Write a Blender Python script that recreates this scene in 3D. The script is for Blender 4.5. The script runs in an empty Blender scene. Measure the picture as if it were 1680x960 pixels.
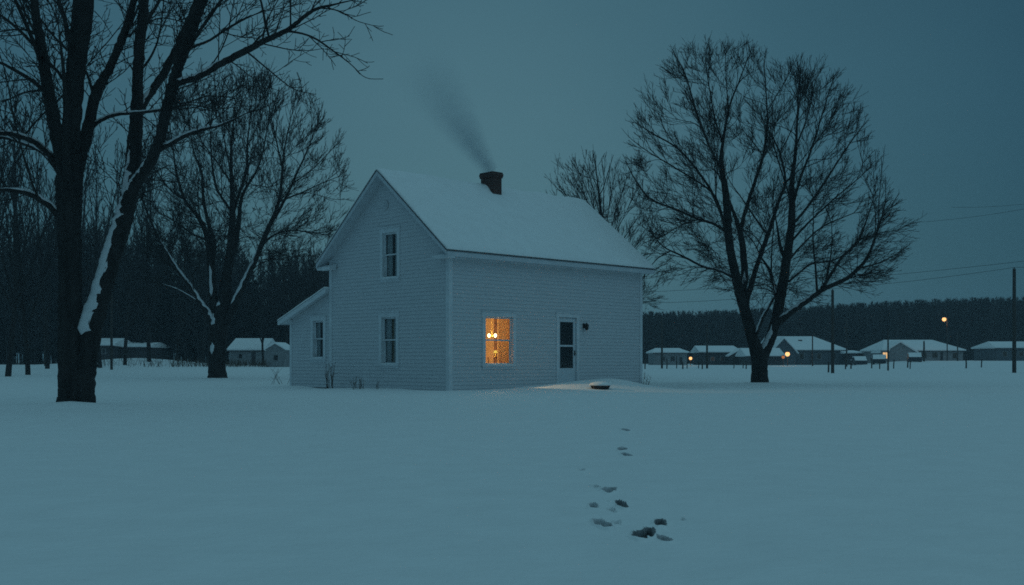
import bpy, math, random
import numpy as np
from mathutils import Vector, Matrix

scene = bpy.context.scene
COL = scene.collection
R = math.radians
rng = random.Random(11)

# ------------------------------------------------------------------ camera numbers
FPX, HY, CH = 1786.0, 590.0, 0.993          # focal length and horizon in photo pixels, eye height


def at(px, py, Y):
    return Vector(((px - 840) / FPX * Y, Y, CH - (py - HY) / FPX * Y))


def sstep(a, b, v):
    t = min(1, max(0, (v - a) / (b - a)))
    return t * t * (3 - 2 * t)


# ------------------------------------------------------------------ materials
def mat(name, col, rough=.9, bump=0, bscale=20, var=0, vscale=6, metallic=0, spec=.3, stretch=None):
    m = bpy.data.materials.new(name)
    m.use_nodes = True
    nt = m.node_tree
    b = nt.nodes['Principled BSDF']
    b.inputs['Base Color'].default_value = (*col, 1)
    b.inputs['Roughness'].default_value = rough
    b.inputs['Metallic'].default_value = metallic
    b.inputs['Specular IOR Level'].default_value = spec
    if var or bump:
        tc = nt.nodes.new('ShaderNodeTexCoord')
        src = tc.outputs['Object']
        if stretch:
            mp = nt.nodes.new('ShaderNodeMapping')
            mp.inputs['Scale'].default_value = stretch
            nt.links.new(src, mp.inputs[0])
            src = mp.outputs[0]
    if var:
        n = nt.nodes.new('ShaderNodeTexNoise')
        n.inputs['Scale'].default_value = vscale
        n.inputs['Detail'].default_value = 5
        nt.links.new(src, n.inputs['Vector'])
        r = nt.nodes.new('ShaderNodeValToRGB')
        r.color_ramp.elements[0].position = .3
        r.color_ramp.elements[1].position = .7
        r.color_ramp.elements[0].color = (*[c * (1 - var) for c in col], 1)
        r.color_ramp.elements[1].color = (*[min(1, c * (1 + var)) for c in col], 1)
        nt.links.new(n.outputs[0], r.inputs[0])
        nt.links.new(r.outputs[0], b.inputs['Base Color'])
    if bump:
        n2 = nt.nodes.new('ShaderNodeTexNoise')
        n2.inputs['Scale'].default_value = bscale
        n2.inputs['Detail'].default_value = 6
        nt.links.new(src, n2.inputs['Vector'])
        bp = nt.nodes.new('ShaderNodeBump')
        bp.inputs['Strength'].default_value = bump
        bp.inputs['Distance'].default_value = .05
        nt.links.new(n2.outputs[0], bp.inputs['Height'])
        nt.links.new(bp.outputs[0], b.inputs['Normal'])
    return m


def emit(name, col, s):
    m = bpy.data.materials.new(name)
    m.use_nodes = True
    nt = m.node_tree
    nt.nodes.remove(nt.nodes['Principled BSDF'])
    e = nt.nodes.new('ShaderNodeEmission')
    e.inputs[0].default_value = (*col, 1)
    e.inputs[1].default_value = s
    nt.links.new(e.outputs[0], nt.nodes['Material Output'].inputs[0])
    return m


def glass_mat(name, tint, refl=.08):
    m = bpy.data.materials.new(name)
    m.use_nodes = True
    nt = m.node_tree
    nt.nodes.remove(nt.nodes['Principled BSDF'])
    t = nt.nodes.new('ShaderNodeBsdfTransparent')
    t.inputs[0].default_value = (*tint, 1)
    g = nt.nodes.new('ShaderNodeBsdfGlossy')
    g.inputs['Roughness'].default_value = .04
    fc = nt.nodes.new('ShaderNodeLayerWeight')
    pw = nt.nodes.new('ShaderNodeMath')
    pw.operation = 'POWER'
    pw.inputs[1].default_value = 5
    nt.links.new(fc.outputs['Facing'], pw.inputs[0])
    lw = nt.nodes.new('ShaderNodeMath')
    lw.operation = 'MULTIPLY_ADD'
    lw.inputs[1].default_value = .9
    lw.inputs[2].default_value = .035
    nt.links.new(pw.outputs[0], lw.inputs[0])
    mx = nt.nodes.new('ShaderNodeMixShader')
    nt.links.new(lw.outputs[0], mx.inputs[0])
    nt.links.new(t.outputs[0], mx.inputs[1])
    nt.links.new(g.outputs[0], mx.inputs[2])
    nt.links.new(mx.outputs[0], nt.nodes['Material Output'].inputs[0])
    return m


M = dict(
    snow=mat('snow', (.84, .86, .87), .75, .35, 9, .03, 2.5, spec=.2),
    shaded_wet_snow=mat('shaded_wet_snow', (.56, .58, .60), .6, .4, 25, .15, 12),
    shaded_slush=mat('shaded_slush', (.27, .285, .30), .7, .4, 25, .3, 12),
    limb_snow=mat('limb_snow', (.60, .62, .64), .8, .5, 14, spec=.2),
    siding=mat('siding', (.545, .57, .60), .7, .03, 30, .035, 1.6, stretch=(1, 1, 6)),
    trim=mat('trim', (.61, .645, .68), .55, .1, 30, .08, 3),
    soffit=mat('soffit', (.52, .56, .60), .6, .1, 30, .06, 3),
    drip=mat('drip_edge', (.12, .13, .14), .5),
    foundation=mat('foundation', (.05, .05, .05), .95, .5, 12),
    bark=mat('bark', (.026, .025, .025), .95, .9, 9, .35, 7, stretch=(1, 1, .22)),
    twig=mat('twig', (.026, .025, .025), .95),
    far_twig=mat('far_twig', (.032, .032, .034), .95),
    wood=mat('pole_wood', (.055, .05, .046), .95, .4, 20),
    wire=mat('wire', (.03, .03, .03), .6),
    dark=mat('dark_metal', (.02, .02, .02), .5),
    door=mat('door_paint', (.54, .59, .63), .5, .05, 30, .04, 4),
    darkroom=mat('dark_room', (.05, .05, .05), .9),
    lace=mat('lace_curtain', (.55, .55, .54), .9, .2, 40),
        roomwall=mat('room_wall', (.52, .37, .19), .9, .1, 20, .06, 3),
    roomwood=mat('room_wood', (.10, .05, .02), .6, .2, 10, .3, 6),
    brass=mat('brass', (.6, .42, .10), .35, metallic=.8),
    weed=mat('weed', (.07, .055, .04), .95),
    tub=mat('tub', (.03, .035, .04), .7, .3, 15),
    tyre=mat('tyre', (.02, .02, .02), .9),
    carpaint=mat('car_paint', (.03, .035, .045), .35),
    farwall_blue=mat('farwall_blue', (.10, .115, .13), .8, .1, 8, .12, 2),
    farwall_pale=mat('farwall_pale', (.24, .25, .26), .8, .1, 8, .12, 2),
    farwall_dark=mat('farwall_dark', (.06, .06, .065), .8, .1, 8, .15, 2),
    glass=glass_mat('window_glass', (.82, .86, .88)),
    clear=glass_mat('clear_glass', (.93, .93, .92)),
    farglass=mat('far_glass', (.02, .022, .025), .15, spec=.5),
    bulb=emit('bulb', (1, .72, .36), 7),
    lamp=emit('street_lamp_glow', (1, .52, .20), 1.7),
    lamp_dim=emit('dim_lamp_glow', (1, .34, .12), .45),
    litwin=emit('lit_window', (1, .62, .28), .85),
    shade=emit('small_lamp_shade', (1, .66, .10), 1.1),
)


def drape_mat():
    m = mat('amber_drape', (.50, .34, .15), .9)
    nt = m.node_tree
    b = nt.nodes['Principled BSDF']
    t = nt.nodes.new('ShaderNodeBsdfTranslucent')
    t.inputs[0].default_value = (.62, .42, .18, 1)
    mx = nt.nodes.new('ShaderNodeMixShader')
    mx.inputs[0].default_value = .5
    nt.links.new(b.outputs[0], mx.inputs[1])
    nt.links.new(t.outputs[0], mx.inputs[2])
    nt.links.new(mx.outputs[0], nt.nodes['Material Output'].inputs[0])
    return m


M['drape'] = drape_mat()


def brick_mat():
    m = bpy.data.materials.new('brick')
    m.use_nodes = True
    nt = m.node_tree
    b = nt.nodes['Principled BSDF']
    tc = nt.nodes.new('ShaderNodeTexCoord')
    sx = nt.nodes.new('ShaderNodeSeparateXYZ')
    ad = nt.nodes.new('ShaderNodeMath')
    cb = nt.nodes.new('ShaderNodeCombineXYZ')
    nt.links.new(tc.outputs['Object'], sx.inputs[0])
    nt.links.new(sx.outputs[0], ad.inputs[0])
    nt.links.new(sx.outputs[1], ad.inputs[1])
    nt.links.new(ad.outputs[0], cb.inputs[0])
    nt.links.new(sx.outputs[2], cb.inputs[1])
    br = nt.nodes.new('ShaderNodeTexBrick')
    br.inputs['Color1'].default_value = (.075, .028, .022, 1)
    br.inputs['Color2'].default_value = (.045, .02, .017, 1)
    br.inputs['Mortar'].default_value = (.10, .09, .085, 1)
    br.inputs['Scale'].default_value = 1
    br.inputs['Brick Width'].default_value = .21
    br.inputs['Row Height'].default_value = .075
    br.inputs['Mortar Size'].default_value = .006
    nt.links.new(cb.outputs[0], br.inputs[0])
    nt.links.new(br.outputs[0], b.inputs['Base Color'])
    b.inputs['Roughness'].default_value = .9
    return m


M['brick'] = brick_mat()

# ------------------------------------------------------------------ object helpers


def tag(o, label=None, cat=None, group=None, kind=None):
    if label:
        o['label'] = label
    if cat:
        o['category'] = cat
    if group:
        o['group'] = group
    if kind:
        o['kind'] = kind
    return o


def empty(name, loc, rz=0):
    o = bpy.data.objects.new(name, None)
    o.empty_display_size = .2
    COL.objects.link(o)
    o.location = loc
    o.rotation_euler = (0, 0, rz)
    return o


class MB:
    def __init__(s):
        s.v, s.f = [], []

    def quad(s, *p):
        n = len(s.v)
        s.v += [tuple(q) for q in p]
        s.f.append(tuple(range(n, n + len(p))))

    def box(s, x0, x1, y0, y1, z0, z1):
        n = len(s.v)
        s.v += [(x0, y0, z0), (x1, y0, z0), (x1, y1, z0), (x0, y1, z0), (x0, y0, z1), (x1, y0, z1), (x1, y1, z1), (x0, y1, z1)]
        s.f += [tuple(n + i for i in q) for q in ((0, 3, 2, 1), (4, 5, 6, 7), (0, 1, 5, 4), (1, 2, 6, 5), (2, 3, 7, 6), (3, 0, 4, 7))]

    def pbox(s, P, a0, a1, z0, z1, d0, d1):
        """box given in a wall's frame: a along, z up, d outward"""
        n = len(s.v)
        for d in (d0, d1):
            s.v += [tuple(P(a, z, d)) for a, z in ((a0, z0), (a1, z0), (a1, z1), (a0, z1))]
        s.f += [tuple(n + i for i in q) for q in ((0, 3, 2, 1), (4, 5, 6, 7), (0, 1, 5, 4), (1, 2, 6, 5), (2, 3, 7, 6), (3, 0, 4, 7))]

    def prism(s, poly, ext):
        """closed polygon (list of 3d points) extruded by vector"""
        n = len(s.v)
        k = len(poly)
        e = Vector(ext)
        s.v += [tuple(p) for p in poly] + [tuple(Vector(p) + e) for p in poly]
        s.f.append(tuple(range(n, n + k))[::-1])
        s.f.append(tuple(range(n + k, n + 2 * k)))
        for i in range(k):
            j = (i + 1) % k
            s.f.append((n + i, n + j, n + k + j, n + k + i))

    def lathe(s, prof, seg=16, cx=0, cy=0):
        n = len(s.v)
        for r, z in prof:
            for i in range(seg):
                a = 2 * math.pi * i / seg
                s.v.append((cx + r * math.cos(a), cy + r * math.sin(a), z))
        for j in range(len(prof) - 1):
            for i in range(seg):
                k = (i + 1) % seg
                s.f.append((n + j * seg + i, n + j * seg + k, n + (j + 1) * seg + k, n + (j + 1) * seg + i))
        s.f.append(tuple(n + i for i in range(seg))[::-1])
        m = n + (len(prof) - 1) * seg
        s.f.append(tuple(m + i for i in range(seg)))

    def build(s, name, m, parent=None, smooth=False, fix=True):
        me = bpy.data.meshes.new(name)
        me.from_pydata(s.v, [], s.f)
        if fix:
            import bmesh
            b = bmesh.new()
            b.from_mesh(me)
            bmesh.ops.recalc_face_normals(b, faces=b.faces)
            b.to_mesh(me)
            b.free()
        me.materials.append(m)
        if smooth:
            for p in me.polygons:
                p.use_smooth = True
        o = bpy.data.objects.new(name, me)
        COL.objects.link(o)
        if parent:
            o.parent = parent
        return o


def np_mesh(name, V, F, m, parent=None, smooth=False):
    V = np.asarray(V, np.float32)
    F = np.asarray(F, np.int32)
    me = bpy.data.meshes.new(name)
    k = F.shape[1]
    me.vertices.add(len(V))
    me.vertices.foreach_set('co', V.ravel())
    me.loops.add(F.size)
    me.loops.foreach_set('vertex_index', F.ravel())
    me.polygons.add(len(F))
    me.polygons.foreach_set('loop_start', np.arange(0, F.size, k, dtype=np.int32))
    me.polygons.foreach_set('loop_total', np.full(len(F), k, np.int32))
    if smooth:
        me.polygons.foreach_set('use_smooth', np.ones(len(F), bool))
    me.update(calc_edges=True)
    me.materials.append(m)
    o = bpy.data.objects.new(name, me)
    COL.objects.link(o)
    if parent:
        o.parent = parent
    return o


def tubes(lines, sides, rough=0):
    """lines: list of (points list, radii list) -> verts, quads"""
    Ps, Rs, last, first = [], [], [], []
    for p, r in lines:
        Ps += [tuple(q) for q in p]
        Rs += r
        last += [0] * (len(p) - 1) + [1]
        first += [1] + [0] * (len(p) - 1)
    P = np.array(Ps, float)
    Rr = np.array(Rs, float)
    last = np.array(last, bool)
    first = np.array(first, bool)
    T = np.zeros_like(P)
    T[:-1] = P[1:] - P[:-1]
    T[last] = 0
    T[1:][~first[1:]] += np.where(last[1:, None], P[1:] - P[:-1], T[:-1])[~first[1:]]
    T /= np.linalg.norm(T, axis=1)[:, None] + 1e-9
    ref = np.tile(np.array([.25, .95, .12]), (len(P), 1))
    A = np.cross(T, ref)
    A /= np.linalg.norm(A, axis=1)[:, None] + 1e-9
    B = np.cross(T, A)
    N = len(P)
    ang = np.arange(sides) * 2 * math.pi / sides
    rr = Rr[:, None] * np.ones((1, sides))
    if rough:
        g = np.random.RandomState(3)
        rr *= 1 + rough * g.uniform(-1, 1, rr.shape)
    V = P[:, None, :] + rr[:, :, None] * (np.cos(ang)[None, :, None] * A[:, None, :] + np.sin(ang)[None, :, None] * B[:, None, :])
    V = V.reshape(-1, 3)
    i = np.nonzero(~last)[0]
    j = np.arange(sides)
    a = i[:, None] * sides + j[None]
    b = i[:, None] * sides + (j[None] + 1) % sides
    F = np.stack([a, b, b + sides, a + sides], -1).reshape(-1, 4)
    return V, F


def tube_obj(name, lines, sides, m, parent=None, rough=0, smooth=False):
    V, F = tubes(lines, sides, rough)
    return np_mesh(name, V, F, m, parent, smooth)


# ------------------------------------------------------------------ ground
TH = R(45.3)
HC = Vector((-1.92, 33.25, 0))
UX, UY = math.sin(TH), math.cos(TH)         # along the front wall
NX, NY = math.cos(TH), -math.sin(TH)        # out of the front wall
PHI = math.atan2(UY, UX)


def house_pt(s, t, z):
    return Vector((HC.x + s * UX - t * NX, HC.y + s * UY - t * NY, z))


def vnoise(x, y, seed=0):
    """smooth value noise on numpy arrays"""
    xi, yi = np.floor(x).astype(int), np.floor(y).astype(int)
    fx, fy = x - xi, y - yi
    fx, fy = fx * fx * (3 - 2 * fx), fy * fy * (3 - 2 * fy)

    def h(a, b):
        n = (a * 374761393 + b * 668265263 + seed * 982451653) & 0x7fffffff
        n = ((n ^ (n >> 13)) * 1274126177) & 0x7fffffff
        return (n & 0xffff) / 65535.0
    return (h(xi, yi) * (1 - fx) + h(xi + 1, yi) * fx) * (1 - fy) + (h(xi, yi + 1) * (1 - fx) + h(xi + 1, yi + 1) * fx) * fy


def npss(a, b, v):
    t = np.clip((v - a) / (b - a), 0, 1)
    return t * t * (3 - 2 * t)


def gheight(x, y):
    x = np.asarray(x, float)
    y = np.asarray(y, float)
    px = 840 + FPX * x / np.maximum(y, 4)
    z = .08 * (vnoise(x / 5.5, y / 4.2, 1) - .5) + .032 * (vnoise(x / 1.7 + 5, y / 1.1, 2) - .5) + .007 * (vnoise(x / .5, y / .33, 3) - .5)
    z *= 1 - .6 * npss(60, 120, y)
    left = 1 - npss(560, 700, px)
    z += left * .42 * npss(56, 92, y)
    z += (1 - left) * npss(110, 165, y) * (.12 + .68 * npss(1390, 1490, px))
    z += .72 * np.exp(-((x + 34.5) / 6.) ** 2 - ((y - 100) / 6.) ** 2)
    rx, ry = x - HC.x, y - HC.y
    s = rx * UX + ry * UY
    o = rx * NX + ry * NY

    def g(s0, o0, a, ss, so):
        return a * np.exp(-((s - s0) / ss) ** 2 - ((o - o0) / so) ** 2)
    z += g(6.0, .9, .31, 2.0, 1.6) + g(3.5, .7, .08, 1.7, 1.3) + g(9.6, .3, -.16, 1.3, 1.8) + g(6.9, .9, .06, .8, .8)
    z += g(-.5, -6.3, -.06, 1.0, .9) + g(-.2, -3, .03, 1.2, 1.5) + g(-.2, -8.4, .06, 1., 1.0)
    for tx, ty, a, w in TREE_MOUNDS:
        d2 = (x - tx) ** 2 + (y - ty) ** 2
        z += a * np.exp(-d2 / w ** 2)
    return z


TREE_MOUNDS = [(-9.1, 22.3, .12, .9), (9.6, 42.2, .12, 1.8), (-14.9, 55., .10, 1.6)]

# footprints: pixel, across, along (m), depth
FOOT = [(1026, 706, 13, .45, .09), (1021, 738, 15, .40, .13), (1027, 747, 15, .34, .15), (955, 771, 8, .20, .05), (978, 799, 13, .24, .08),
        (999, 805, 22, .26, .10), (974, 831, 14, .22, .10), (1019, 829, 17, .27, .19), (1004, 837, 12, .16, .06), (990, 862, 22, .26, .13),
        (1010, 859, 17, .16, .08), (1084, 860, 21, .30, .27), (1051, 880, 24, .20, .17), (1066, 876, 19, .25, .22), (1089, 885, 24, .15, .10), (1120, 852, 8, .10, .03)]


def axis(fine0, fine1, step, lo, hi, growth):
    a = list(np.arange(fine0, fine1, step))
    d, v = step, fine1
    while v < hi:
        a.append(v)
        d *= growth
        v += d
    a.append(hi)
    d, v = step, fine0
    b = []
    while True:
        d *= growth
        v -= d
        if v < lo:
            break
        b.append(v)
    b.append(lo)
    return np.array(b[::-1] + a)


def build_ground():
    xs = axis(.3, 2.1, .010, -900, 900, 1.055)
    ys = np.concatenate([axis(5.6, 9.9, .009, -40, 9.9, 1.08)[:-1], np.arange(9.9, 17.5, .03), axis(17.5, 46, .16, 17.5, 1000, 1.04)[1:]])
    ys = np.unique(np.round(ys, 4))
    X, Y = np.meshgrid(xs, ys)
    Z = gheight(X, Y)
    DY = np.zeros_like(Z)
    SL_ = np.zeros_like(Z)
    for px, py, wp, l, d in FOOT:
        y0 = CH * FPX / (py - HY)
        x0 = (px - 840) / FPX * y0
        for _ in range(4):      # settle on the real ground height there
            zg = float(gheight(x0, y0))
            y0 = (CH - zg) * FPX / (py - HY)
            x0 = (px - 840) / FPX * y0
        w = wp * .44 * y0 / FPX
        sk = .12 * math.sin(px * 1.7)
        q = np.sqrt(((X - x0 - sk * (Y - y0)) / w) ** 2 + ((Y - y0) / (l * .54)) ** 2 + 1e-9)
        q = q * (1 + .28 * (vnoise(X * 26 + px, Y * 12, 7) - .5) * 2)
        wgt = 1 - npss(.74, 1.04, q)
        Z -= 2.0 * d * wgt
        DY += .60 * d * wgt
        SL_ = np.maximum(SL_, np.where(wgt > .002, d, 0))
        Z += .018 * np.exp(-((q - 1.25) / .22) ** 2) * min(1, d / .12) * (.4 + vnoise(X * 16, Y * 11, 9))
    Yd = Y + DY
    V = np.stack([X, Yd, Z], -1).reshape(-1, 3)
    ny, nx = X.shape
    i = np.arange(ny - 1)[:, None] * nx + np.arange(nx - 1)[None]
    F = np.stack([i, i + 1, i + nx + 1, i + nx], -1).reshape(-1, 4)
    o = np_mesh('snow_ground', V, F, M['snow'], smooth=True)
    # deeper prints in darker greys: trampled wet snow with the holes' shade painted in
    o.data.materials.append(M['shaded_wet_snow'])
    o.data.materials.append(M['shaded_slush'])
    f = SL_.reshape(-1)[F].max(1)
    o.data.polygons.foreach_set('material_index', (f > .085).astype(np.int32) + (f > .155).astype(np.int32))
    tag(o, kind='structure')


build_ground()


def gz(x, y):
    return float(gheight(x, y))


# ------------------------------------------------------------------ farmhouse
L, W, WL = 9.35, 6.2, 2.5
EAVE, SL = 4.42, .826
OE, OG = .30, .36
PF = lambda a, z, d: Vector((a, -d, z))               # front wall frame
PG = lambda a, z, d: Vector((-d, a, z))               # gable wall frame
house = empty('farmhouse', HC, PHI)
tag(house, 'white clapboard farmhouse with snowy gable roof, brick chimney and one glowing window', 'house')


def siding(mb, P, lo, hi, z0, z1, openings, c=.118, lap=.018):
    br = set([z0, z1])
    k = z0
    while k < z1:
        br.add(round(k, 5))
        k += c
    courses = sorted(br)
    for o in openings:
        br.add(o[2])
        br.add(o[3])
    br = sorted(b for b in br if z0 <= b <= z1)

    def dd(z, base):
        return lap * (1 - (z - base) / c)
    for za, zb in zip(br[:-1], br[1:]):
        if zb - za < 1e-5:
            continue
        zm = (za + zb) / 2
        base = max(q for q in courses if q <= zm)
        a0, a1, b0, b1 = lo(za), hi(za), lo(zb), hi(zb)
        cuts = sorted((o[0], o[1]) for o in openings if o[2] < zm < o[3])
        segs, cur = [], (a0, b0)
        for c0, c1 in cuts:
            segs.append((cur, (c0, c0)))
            cur = (c1, c1)
        segs.append((cur, (a1, b1)))
        da, db = dd(za, base), dd(zb, base)
        for (l0, l1), (r0, r1) in segs:
            if r0 - l0 < 1e-4 and r1 - l1 < 1e-4:
                continue
            mb.quad(P(l0, za, da), P(r0, za, da), P(r1, zb, db), P(l1, zb, db))
            if abs(za - base) < 1e-4:
                mb.quad(P(l0, za, 0), P(r0, za, 0), P(r0, za, da), P(l0, za, da))


win_specs = [  # frame, glass a0,a1,z0,z1, name of look
    (PF, 1.56, 2.67, .88, 2.30, 'lit'),
    (PG, 2.61, 3.26, .90, 2.32, 'dark'),
    (PG, 2.56, 3.20, 3.70, 5.06, 'dark'),
    (PG, 6.69, 7.21, 1.10, 2.30, 'dark'),
]
DOOR = (4.90, 5.80, .14, 2.42)


def opening(w, m=.055):
    return (w[1] - m, w[2] + m, w[3] - m, w[4] + m)


fo = [opening(win_specs[0]), DOOR]
mb = MB()
siding(mb, PF, lambda z: .06, lambda z: L - .06, -.15, EAVE + .1, fo)
# far gable and back wall are plain but real
siding(mb, lambda a, z, d: Vector((L + d, a, z)), lambda z: max(0, (z - EAVE) / SL), lambda z: min(W, W - (z - EAVE) / SL), -.25, EAVE + SL * W / 2, [])
siding(mb, lambda a, z, d: Vector((a, W + d, z)), lambda z: 0, lambda z: L, -.2, EAVE, [])
mb.build('front_siding', M['siding'], house)
mb = MB()
siding(mb, PG, lambda z: max(.06, (z - EAVE) / SL), lambda z: min(W - .06, W - (z - EAVE) / SL), -.06, EAVE + SL * W / 2,
       [opening(win_specs[1]), opening(win_specs[2])])
mb.build('gable_siding', M['siding'], house)
mb = MB()
LT_TOP, LT_EAVE = 3.32, 2.42
LSL = (LT_TOP - LT_EAVE) / WL
PL = lambda a, z, d: Vector((.03 - d, a, z))
siding(mb, PL, lambda z: W + .05, lambda z: min(W + WL - .05, W + (LT_TOP - z) / LSL), .02, LT_TOP, [opening(win_specs[3])])
siding(mb, lambda a, z, d: Vector((a, W + WL + d, z)), lambda z: .03, lambda z: 5.5, .0, LT_EAVE, [])
siding(mb, lambda a, z, d: Vector((5.5 + d, a, z)), lambda z: W, lambda z: min(W + WL, W + (LT_TOP - z) / LSL), .0, LT_TOP, [])
mb.build('lean_to_siding', M['siding'], house)
mb = MB()
mb.box(.12, L - .05, .05, W - .05, -.5, -.02)
mb.box(.14, 5.4, W + .02, W + WL - .06, -.5, .04)
mb.build('foundation', M['foundation'], house)

# corner boards and frieze
mb = MB()
mb.prism([(-.035, -.035, -.15), (.11, -.035, -.15), (.11, .05, -.15), (.05, .05, -.15), (.05, .12, -.15), (-.035, .12, -.15)], (0, 0, EAVE + .15))
mb.build('corner_board', M['trim'], house)
for q in ((-.035, .06, W - .12, W + .03, -.12, EAVE), (L - .10, L + .035, -.035, .06, -.3, EAVE), (0.0, .10, W + WL - .10, W + WL + .03, 0.0, LT_EAVE)):
    mb = MB()
    mb.box(*q)
    mb.build('corner_board', M['trim'], house)
mb = MB()
mb.box(.111, L - .101, -.033, .02, EAVE - .33, EAVE - .06)
mb.build('frieze_board', M['trim'], house)

# roof deck: two slabs, underside through the wall tops
DT = .13


def rz_(t):      # underside height at depth t
    return EAVE + SL * (t if t <= W / 2 else W - t)


mb = MB()
zu = rz_(-OE)
pk = EAVE + SL * W / 2
for s0, s1 in ((-OG, L + OG),):
    mb.prism([(s0, -OE, zu), (s0, W / 2, pk), (s0, W / 2, pk + DT), (s0, -OE, zu + DT)], (s1 - s0, 0, 0))
    mb.prism([(s0, W + OE, zu), (s0, W / 2 + .002, pk), (s0, W / 2 + .002, pk + DT), (s0, W + OE, zu + DT)], (s1 - s0, 0, 0))
# fascia along the front and rear eaves, flat soffit behind
mb.box(-OG + .004, L + OG - .004, -OE - .028, -OE - .002, zu - .05, zu + DT - .012)
mb.box(-OG + .004, L + OG - .004, W + OE + .002, W + OE + .028, zu - .05, zu + DT - .012)
mb.box(-OG + .006, L + OG - .006, -OE, -.036, zu - .045, zu - .02)
mb.box(-OG + .006, L + OG - .006, W + .036, W + OE, zu - .045, zu - .02)
roof = mb.build('roof', M['soffit'], house)
for t0, t1 in ((-OE - .02, .42), (W - .42, W + OE + .02)):      # cornice returns on the gable
    mb = MB()
    mb.box(-OG + .02, -.04, t0, t1, zu - .10, zu + .0)
    mb.prism([(-OG + .02, t0, zu + .001), (-.04, t0, zu + .10), (-.04, t0, zu + .001)], (0, t1 - t0, 0))
    mb.build('cornice_return', M['trim'], roof)
for sgn in (0, 1):
    def tt(t):
        return t if sgn == 0 else W - t
    z0 = zu
    for s0 in (-OG - .024, L + OG + .002):
        mb = MB()
        mb.prism([(s0, tt(-OE - .02), z0 - .03), (s0, tt(W / 2 - .001), pk - .03), (s0, tt(W / 2 - .001), pk + DT - .012), (s0, tt(-OE - .02), z0 + DT - .02)], (.022, 0, 0))
        mb.build('rake_board', M['soffit'], roof)
mb = MB()       # thin dark drip edge between boards and snow
e = .05
for sgn in (0, 1):
    def tt(t):
        return t if sgn == 0 else W - t
    o_ = OE + .045
    zz = rz_(-o_)
    mb.prism([(-OG - .05, tt(-o_), zz + DT + .002), (-OG - .05, tt(W / 2 - .003), pk + DT + .001), (-OG - .05, tt(W / 2 - .003), pk + DT + .016), (-OG - .05, tt(-o_), zz + DT + .016)], (L + 2 * OG + .1, 0, 0))
mb.build('drip_edge', M['drip'], roof)


def snow_slab(name, parent, s0, s1, t0, t1, zf, thick, ns, nt, rx=.05, seed=0):
    """snow lying on a roof: a closed lens-edged slab over zf(t)"""
    ss = [s0 + (s1 - s0) * i / ns for i in range(ns + 1)]
    ts = [t0 + (t1 - t0) * i / nt for i in range(nt + 1)]
    V, F = [], []
    S, T = np.meshgrid(ss, ts)
    nz = vnoise(S * 1.1 + seed, T * 1.3, 21) * .05 + vnoise(S * 4 + seed, T * 4, 22) * .014
    for j, t in enumerate(ts):
        for i, s in enumerate(ss):
            ed = min(s - s0, s1 - s, t - t0, t1 - t)
            k = min(1, .35 + .65 * math.sqrt(min(1, max(0, ed) / .10))) if ed < .10 else 1
            V.append((s, t, zf(t) + (thick + nz[j, i]) * k))
    n = (ns + 1) * (nt + 1)
    for j, t in enumerate(ts):
        for i, s in enumerate(ss):
            V.append((s, t, zf(t)))
    for j in range(nt):
        for i in range(ns):
            a = j * (ns + 1) + i
            F.append((a, a + 1, a + ns + 2, a + ns + 1))
            F.append((n + a, n + a + ns + 1, n + a + ns + 2, n + a + 1))
    for i in range(ns):
        for j in (0, nt):
            a = j * (ns + 1) + i
            F.append((a, n + a, n + a + 1, a + 1))
    for j in range(nt):
        for i in (0, ns):
            a = j * (ns + 1) + i
            F.append((a, n + a, n + a + ns + 1, a + ns + 1))
    o = np_mesh(name, V, F, M['snow'], parent, smooth=True)
    return o


def rooftop(t):
    u = abs(t - W / 2)
    u = math.sqrt(u * u + .05 ** 2)
    return pk + DT + .024 - SL * u + .02


snow_slab('roof_snow', roof, -OG - .03, L + OG + .03, -OE - .035, W + OE + .035, rooftop, .06, 120, 96)

# lean-to roof
mb = MB()
ltz = lambda t: LT_TOP - LSL * (t - W)
mb.prism([(-.24, W + .05, ltz(W)), (-.24, W + WL + .38, ltz(W + WL + .38)), (-.24, W + WL + .38, ltz(W + WL + .38) + .13), (-.24, W + .05, ltz(W) + .13)], (5.9, 0, 0))
mb.box(-.264, 5.68, W + WL + .382, W + WL + .41, ltz(W + WL + .38) - .03, ltz(W + WL + .38) + .12)
mb.prism([(-.262, W - .05, ltz(W - .05) - .05), (-.262, W + WL + .38, ltz(W + WL + .38) - .05), (-.262, W + WL + .38, ltz(W + WL + .38) + .10), (-.262, W - .05, ltz(W - .05) + .10)], (.02, 0, 0))
lroof = mb.build('lean_to_roof', M['trim'], house)
snow_slab('roof_snow', lroof, -.27, 5.7, W + .06, W + WL + .42, lambda t: ltz(t) + .132, .09, 50, 30, seed=9)

# windows


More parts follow.
